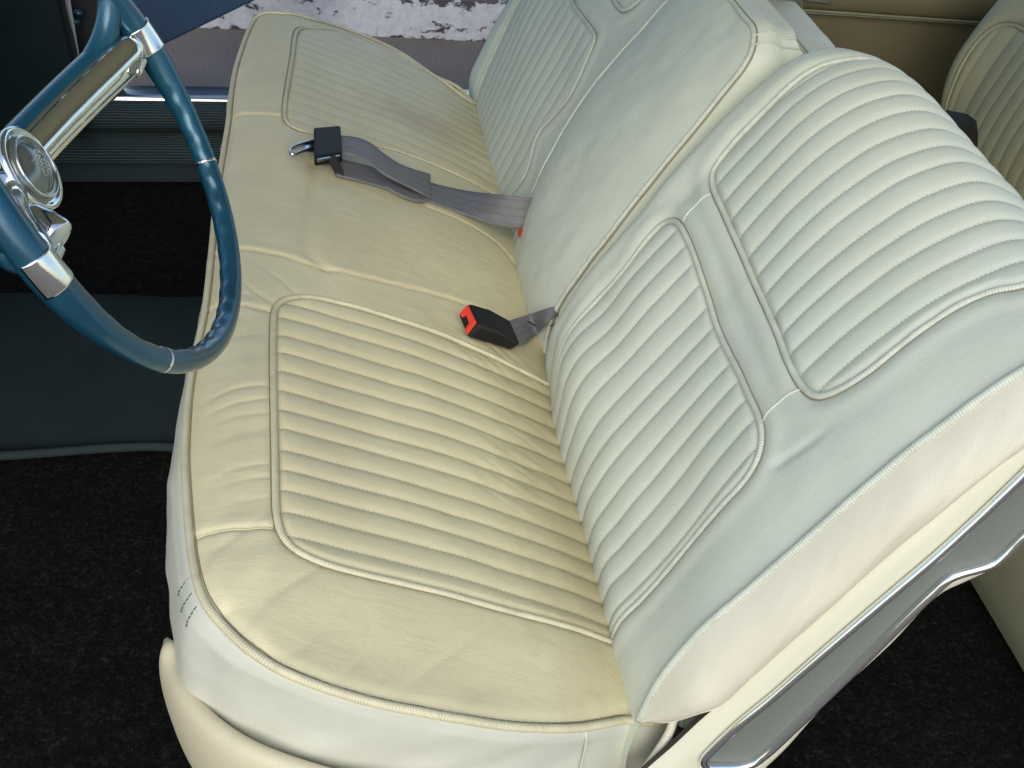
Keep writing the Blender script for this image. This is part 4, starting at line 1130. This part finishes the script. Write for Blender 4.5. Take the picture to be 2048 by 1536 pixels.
# webbing from the buckle twisting into the gap
wA = [top_pt(1014, 643, .020), top_pt(1030, 638, .020), top_pt(1060, 628, .022), UX(1100, 616, .482), UX(1146, 603, .515), UX(1180, 596, .54)]
wB = [top_pt(1034, 690, .010), top_pt(1050, 687, .010), top_pt(1074, 668, .012), UX(1095, 643, .476), UX(1146, 620, .520), UX(1180, 614, .55)]
link('webbing', mesh(*ribbon2(wA, wB)), M_web, b2_)
wA = [UX(1078, 640, .484), UX(1100, 632, .490), UX(1130, 622, .505), UX(1180, 612, .55)]
wB = [UX(1098, 652, .482), UX(1112, 655, .488), UX(1140, 660, .505), UX(1180, 650, .55)]
link('webbing', mesh(*ribbon2(wA, wB, 40)), M_web, b2_)
# short dark thread mark on the webbing
ma, mb = top_pt(1055, 642, .036), top_pt(1070, 651, .032)
tube('stitch_mark', np.array([ma, mb]), .0009, M_black, b2_, 6)
# red ended buckle tucked in the gap under the armrest
b3_ = thing('buckle', 'red and black buckle end half hidden in the gap under the centre armrest', 'seat belt buckle', tuple(UX(1042, 472, .478)))
q0 = UX(1036, 458, .474)
rbox('button', q0 + V(.002, -.020, -.016), V(.02, 0, 0), V(0, .030, 0), V(0, 0, .020), M_red, b3_, .002)
rbox('body', q0 + V(.004, -.045, -.035), V(.03, 0, 0), V(0, .052, 0), V(0, 0, .022), M_black, b3_, .003)
# rear seat buckle
p0 = UY(1898, 245, .98)
b4_ = thing('buckle', 'black rear seat buckle against the pleated rear backrest', 'seat belt buckle', tuple(p0))
pts_ = [UY(a, b_, .98) for a, b_ in ((1893, 243), (1938, 252), (1957, 266), (1955, 300), (1925, 330), (1890, 300))]
o = fix_normals(link('body', mesh(*prism_data(pts_, V(.02, .05, 0))), M_black, b4_, False)); bevel(o, .004, 3)

# ------------------------------------------------------------------ STEERING WHEEL
wc = V(.0017, .3144, .3009); WR = .21; th, ph_ = .4788, -.0822
wn = V(math.cos(th) * math.cos(ph_), math.sin(ph_), math.sin(th) * math.cos(ph_))
wa_ = nrm(np.cross(wn, V(0, 1, 0))); wb_ = np.cross(wn, wa_)
al = -1.5577
usp = math.cos(al) * wa_ + math.sin(al) * wb_         # direction hub -> far spoke joint
vsp = np.cross(wn, usp)
hubc = wc - wn * .100
wheel = thing('steering_wheel', 'metallic blue steering wheel with chrome spokes and a chrome horn boss', 'steering wheel', tuple(hubc))
NA = 540
ang = np.linspace(0, 2 * math.pi, NA, endpoint=False)
ringp = np.array([wc + WR * (math.cos(a) * usp + math.sin(a) * vsp) for a in ang])
rad = np.zeros(NA); 
def adist(a, b_): return abs((a - b_ + math.pi) % (2 * math.pi) - math.pi)
J = np.array([min(adist(a, 0), adist(a, math.pi)) for a in ang])
rad = .0110 + .0042 * (1 - smooth01(J / .55)) 
# pixel positions of the two thin rings -> their angles
pj = PR(ringp)
def ang_at(px, py): return ang[int(np.argmin(np.linalg.norm(pj - V(px, py), axis=1)))]
r1, r2 = ang_at(420, 324), ang_at(322, 722)
vs = []; seg = 28
for i, a in enumerate(ang):
    rad_dir = math.cos(a) * usp + math.sin(a) * vsp
    # finger grips on the inner underside between joint and rings
    g_on = smooth01((J[i] - .22) / .1)
    g = .5 + .5 * math.cos(a * 46)
    for k in range(seg):
        t_ = 2 * math.pi * k / seg
        dir_ = rad_dir * math.cos(t_) + wn * math.sin(t_)
        inner_w = max(0, math.cos(t_ - math.radians(188))) ** 2
        r_ = rad[i] - g_on * .0018 * g * inner_w
        vs.append(ringp[i] + dir_ * r_)
rimo = link('rim', mesh(vs, grid_faces(NA, seg, cu=True, cv=True)), M_blue, wheel)
for rr in (r1, r2, 2 * math.pi - r1, 2 * math.pi - r2):
    pts_ = np.array([wc + WR * (math.cos(a) * usp + math.sin(a) * vsp) for a in np.linspace(rr - .006, rr + .006, 4)])
    tube('ring_trim', pts_, .0115, M_chrome, wheel, 24)
# chrome spokes with blue backing, ribbed ovals and collars at the rim
M_oval = simple('milky ribbed insert', (.62, .66, .56), .3, 0.3, bump=[(200, .3, .001)])
for sg_ in (1, -1):
    e_ = usp * sg_
    pa = hubc + e_ * .018 + wn * .002; pb = wc + e_ * (WR - (.014 if sg_ > 0 else .026)) - wn * (.008 if sg_ > 0 else .014)
    tt = np.linspace(0, 1, 40)
    P_ = np.array([pa * (1 - t) + pb * t - wn * .006 * math.sin(math.pi * t) for t in tt])
    lat = np.cross(wn, e_)
    rA = np.interp(tt, [0, .8, .95, 1], [.0200, .0200, .0180, .014]); rB = np.interp(tt, [0, .8, .96, 1], [.0215, .0212, .0200, .016])
    # normal direction radius rA, lateral radius rB
    sp_ = tube('spoke', P_, rA, M_chrome, wheel, 28, N=np.tile(wn, (40, 1)), rb=rB)
    bl = np.array([wn * -.0080 + lat * (.0075 if sg_ > 0 else -.0075) + p for p in P_])
    tube('spoke_backing', bl, rA * .98, M_blue, sp_, 24, N=np.tile(wn, (40, 1)), rb=rB * .93)
    # web of the backing sweeping into the rim
    A_f = wc + e_ * (WR - .075) - wn * .052 + vsp * .010; a_r = .26 if sg_ > 0 else math.pi - .26
    B_f = wc + WR * (math.cos(a_r) * usp + math.sin(a_r) * vsp); K_f = wc + e_ * (WR - .016) - wn * .020 + vsp * .014
    fp = np.array([A_f * (1 - t) ** 2 + K_f * 2 * t * (1 - t) + B_f * t * t for t in np.linspace(0, 1, 30)])
    tube('web', fp, np.linspace(.0130, .0120, 30), M_blue, sp_, 24, N=np.tile(wn, (30, 1)), rb=np.linspace(.0140, .0120, 30))
    # oval
    phi_ = math.radians(42); sgl = -1 if sg_ > 0 else 1
    oc = P_[35] + wn * (rA[35] * math.cos(phi_) + .0006) + lat * sgl * rB[35] * math.sin(phi_)
    ring_o = []
    nn = nrm(wn * math.cos(phi_) / rA[35] + lat * sgl * math.sin(phi_) / rB[35]); l2 = nrm(np.cross(nn, e_))
    vs = [oc + nn * .0028]; N_o = 28
    for q2, h_ in ((.6, .0024), (1.0, .0)):
        for k in range(N_o):
            a = 2 * math.pi * k / N_o; vs.append(oc + e_ * math.cos(a) * .0165 * q2 + l2 * math.sin(a) * .0075 * q2 + nn * h_)
    F_o = [(0, 1 + k, 1 + (k + 1) % N_o) for k in range(N_o)] + [(1 + k, 1 + N_o + k, 1 + N_o + (k + 1) % N_o, 1 + (k + 1) % N_o) for k in range(N_o)]
    ov_ = link('oval_insert', mesh(vs, F_o), M_oval, sp_)
    acc = [tube_data(np.array([oc + e_ * d_ + l2 * -.0062 * math.sqrt(1 - (d_ / .0165) ** 2) + nn * .0012, oc + e_ * d_ + nn * .0034, oc + e_ * d_ + l2 * .0062 * math.sqrt(1 - (d_ / .0165) ** 2) + nn * .0012]), .0008, 6) for d_ in np.linspace(-.013, .013, 9)]
    link('rib_lines', mesh(*merge(*acc)), M_oval, sp_)
    ringq = np.array([oc + e_ * math.cos(a) * .0175 + l2 * math.sin(a) * .0085 for a in np.linspace(0, 2 * math.pi, 30, endpoint=False)])
    tube('oval_bezel', ringq, .0012, M_chrome, sp_, 6, closed=True)
    # collar plate hugging the rim
    a0_ = 0 if sg_ > 0 else math.pi
    vs = []; nc = 26
    aa = np.linspace(a0_ - .070, a0_ + .070, 22)
    for a in aa:
        rd_ = math.cos(a) * usp + math.sin(a) * vsp; c_ = wc + WR * rd_; rr_ = .0162
        for k in range(nc):
            t_ = math.radians(-15 + 215 * k / (nc - 1)); vs.append(c_ + (rd_ * math.cos(t_) + wn * math.sin(t_)) * rr_)
    o = link('collar', mesh(vs, grid_faces(22, nc)), M_chrome, sp_)
    sm = o.modifiers.new('s', 'SOLIDIFY'); sm.thickness = .0012; sm.offset = 1
# horn boss: lathe profile about wn
def lathe_data(c_, ax, prof_, n_=56):
    prof_ = [(r_ * 1.12, h_) for r_, h_ in prof_]
    a1_ = usp; a2_ = vsp; vs = []
    for (r_, h_) in prof_:
        for k in range(n_):
            t_ = 2 * math.pi * k / n_; vs.append(c_ + ax * h_ + (a1_ * math.cos(t_) + a2_ * math.sin(t_)) * r_)
    F_l = grid_faces(len(prof_), n_, cv=True)
    F_l.append(tuple((len(prof_) - 1) * n_ + k for k in range(n_)))
    return vs, F_l, None
boss_c = hubc + wn * .018
o = link('hub', mesh(*lathe_data(boss_c, wn, [(.030, -.045), (.0335, -.040), (.0345, -.012), (.0345, .004), (.0355, .006), (.0360, .009), (.0350, .012), (.0315, .0125), (.0300, .0105), (.0285, .0105)])), M_chrome, wheel)
M_frost = simple('smoked horn cap', (.20, .22, .20), .18, .6, coat=.8, bump=[(120, .1, .001)])
cap = link('horn_cap', mesh(*lathe_data(boss_c, wn, [(.0286, .0100), (.0280, .0130), (.0255, .0150), (.0245, .0150), (.0225, .0135), (.0215, .0140), (.0170, .0175), (.0100, .0200), (.0040, .0210), (.0005, .0212)])), M_frost, wheel)
cr_ = np.array([boss_c + wn * .0155 + (usp * math.cos(t) + vsp * math.sin(t)) * .0285 for t in np.linspace(0, 2 * math.pi, 60, endpoint=False)])
tube('cap_ring', cr_, .0011, M_chrome, cap, 8, closed=True)
# small relief crest of chequered blocks under a row of beads
er, eu = vsp * (1 if (PR(hubc + vsp * .01)[0] > PR(hubc)[0]) else -1), usp
acc = []
for i in range(7):
    for j in range(7):
        wsc = 1 - .07 * max(0, 3 - j)
        if abs(i - 3) * 1.0 > 3.3 * wsc: continue
        if (i * 5 + j * 3) % 4 == 0: continue
        p = boss_c + eu * (i - 3) * .0026 * -1 + er * ((j - 3) * .0026 + .002)
        rr_ = np.linalg.norm(p - boss_c); h_ = .0212 - rr_ ** 2 * 14
        acc.append(obox_data(p + wn * h_ - eu * .0009 - er * .0009, eu * .0018, er * .0018, wn * .0009))
for i in range(9):
    p = boss_c + eu * (i - 4) * .0022 - er * .0095; acc.append(obox_data(p + wn * .0195, eu * .0013, er * .0013, wn * .0013))
link('crest', mesh(*merge(*acc)), M_chrome2, cap, False)
# steering column with the chrome shifter collar
colo = thing('steering_column', 'dark blue steering column with a chrome collar beneath the horn boss', 'steering column', tuple(hubc - wn * .3))
tube('column', np.array([hubc - wn * .05, hubc - wn * .16, hubc - wn * .55]), np.array([.026, .034, .036]), M_carblue, colo, 32)
tube('collar', np.array([hubc - wn * .045, hubc - wn * .075]), .031, M_chrome, colo, 32)

# chrome block added on the column to stand for the near spoke's ribbed tip
ha, hb = UY(40, 428, .245), UY(116, 480, .215)
hd = nrm(hb - ha); hv = nrm(np.cross(hd, nrm(CAM - hb)))
hp = np.array([ha * (1 - t) + hb * t for t in (0, .3, .6, .85, .97, 1)])
hs_ = tube('spoke_tip_block', hp, np.array([.013, .0165, .0185, .0185, .0178, .016]), M_chrome, colo, 28, N=np.tile(hv, (6, 1)), rb=np.array([.012, .0125, .0125, .0125, .0118, .0095]))
hw = nrm(np.cross(hv, hd)); vs = [hb + hd * .0022]; N_o = 28
for q2, h_ in ((.6, .0018), (1.0, .0)):
    for k in range(N_o):
        a = 2 * math.pi * k / N_o; vs.append(hb + hv * math.cos(a) * .0150 * q2 + hw * math.sin(a) * .0085 * q2 + hd * h_)
link('oval_insert', mesh(vs, [(0, 1 + k, 1 + (k + 1) % N_o) for k in range(N_o)] + [(1 + k, 1 + N_o + k, 1 + N_o + (k + 1) % N_o, 1 + (k + 1) % N_o) for k in range(N_o)]), M_oval, hs_)
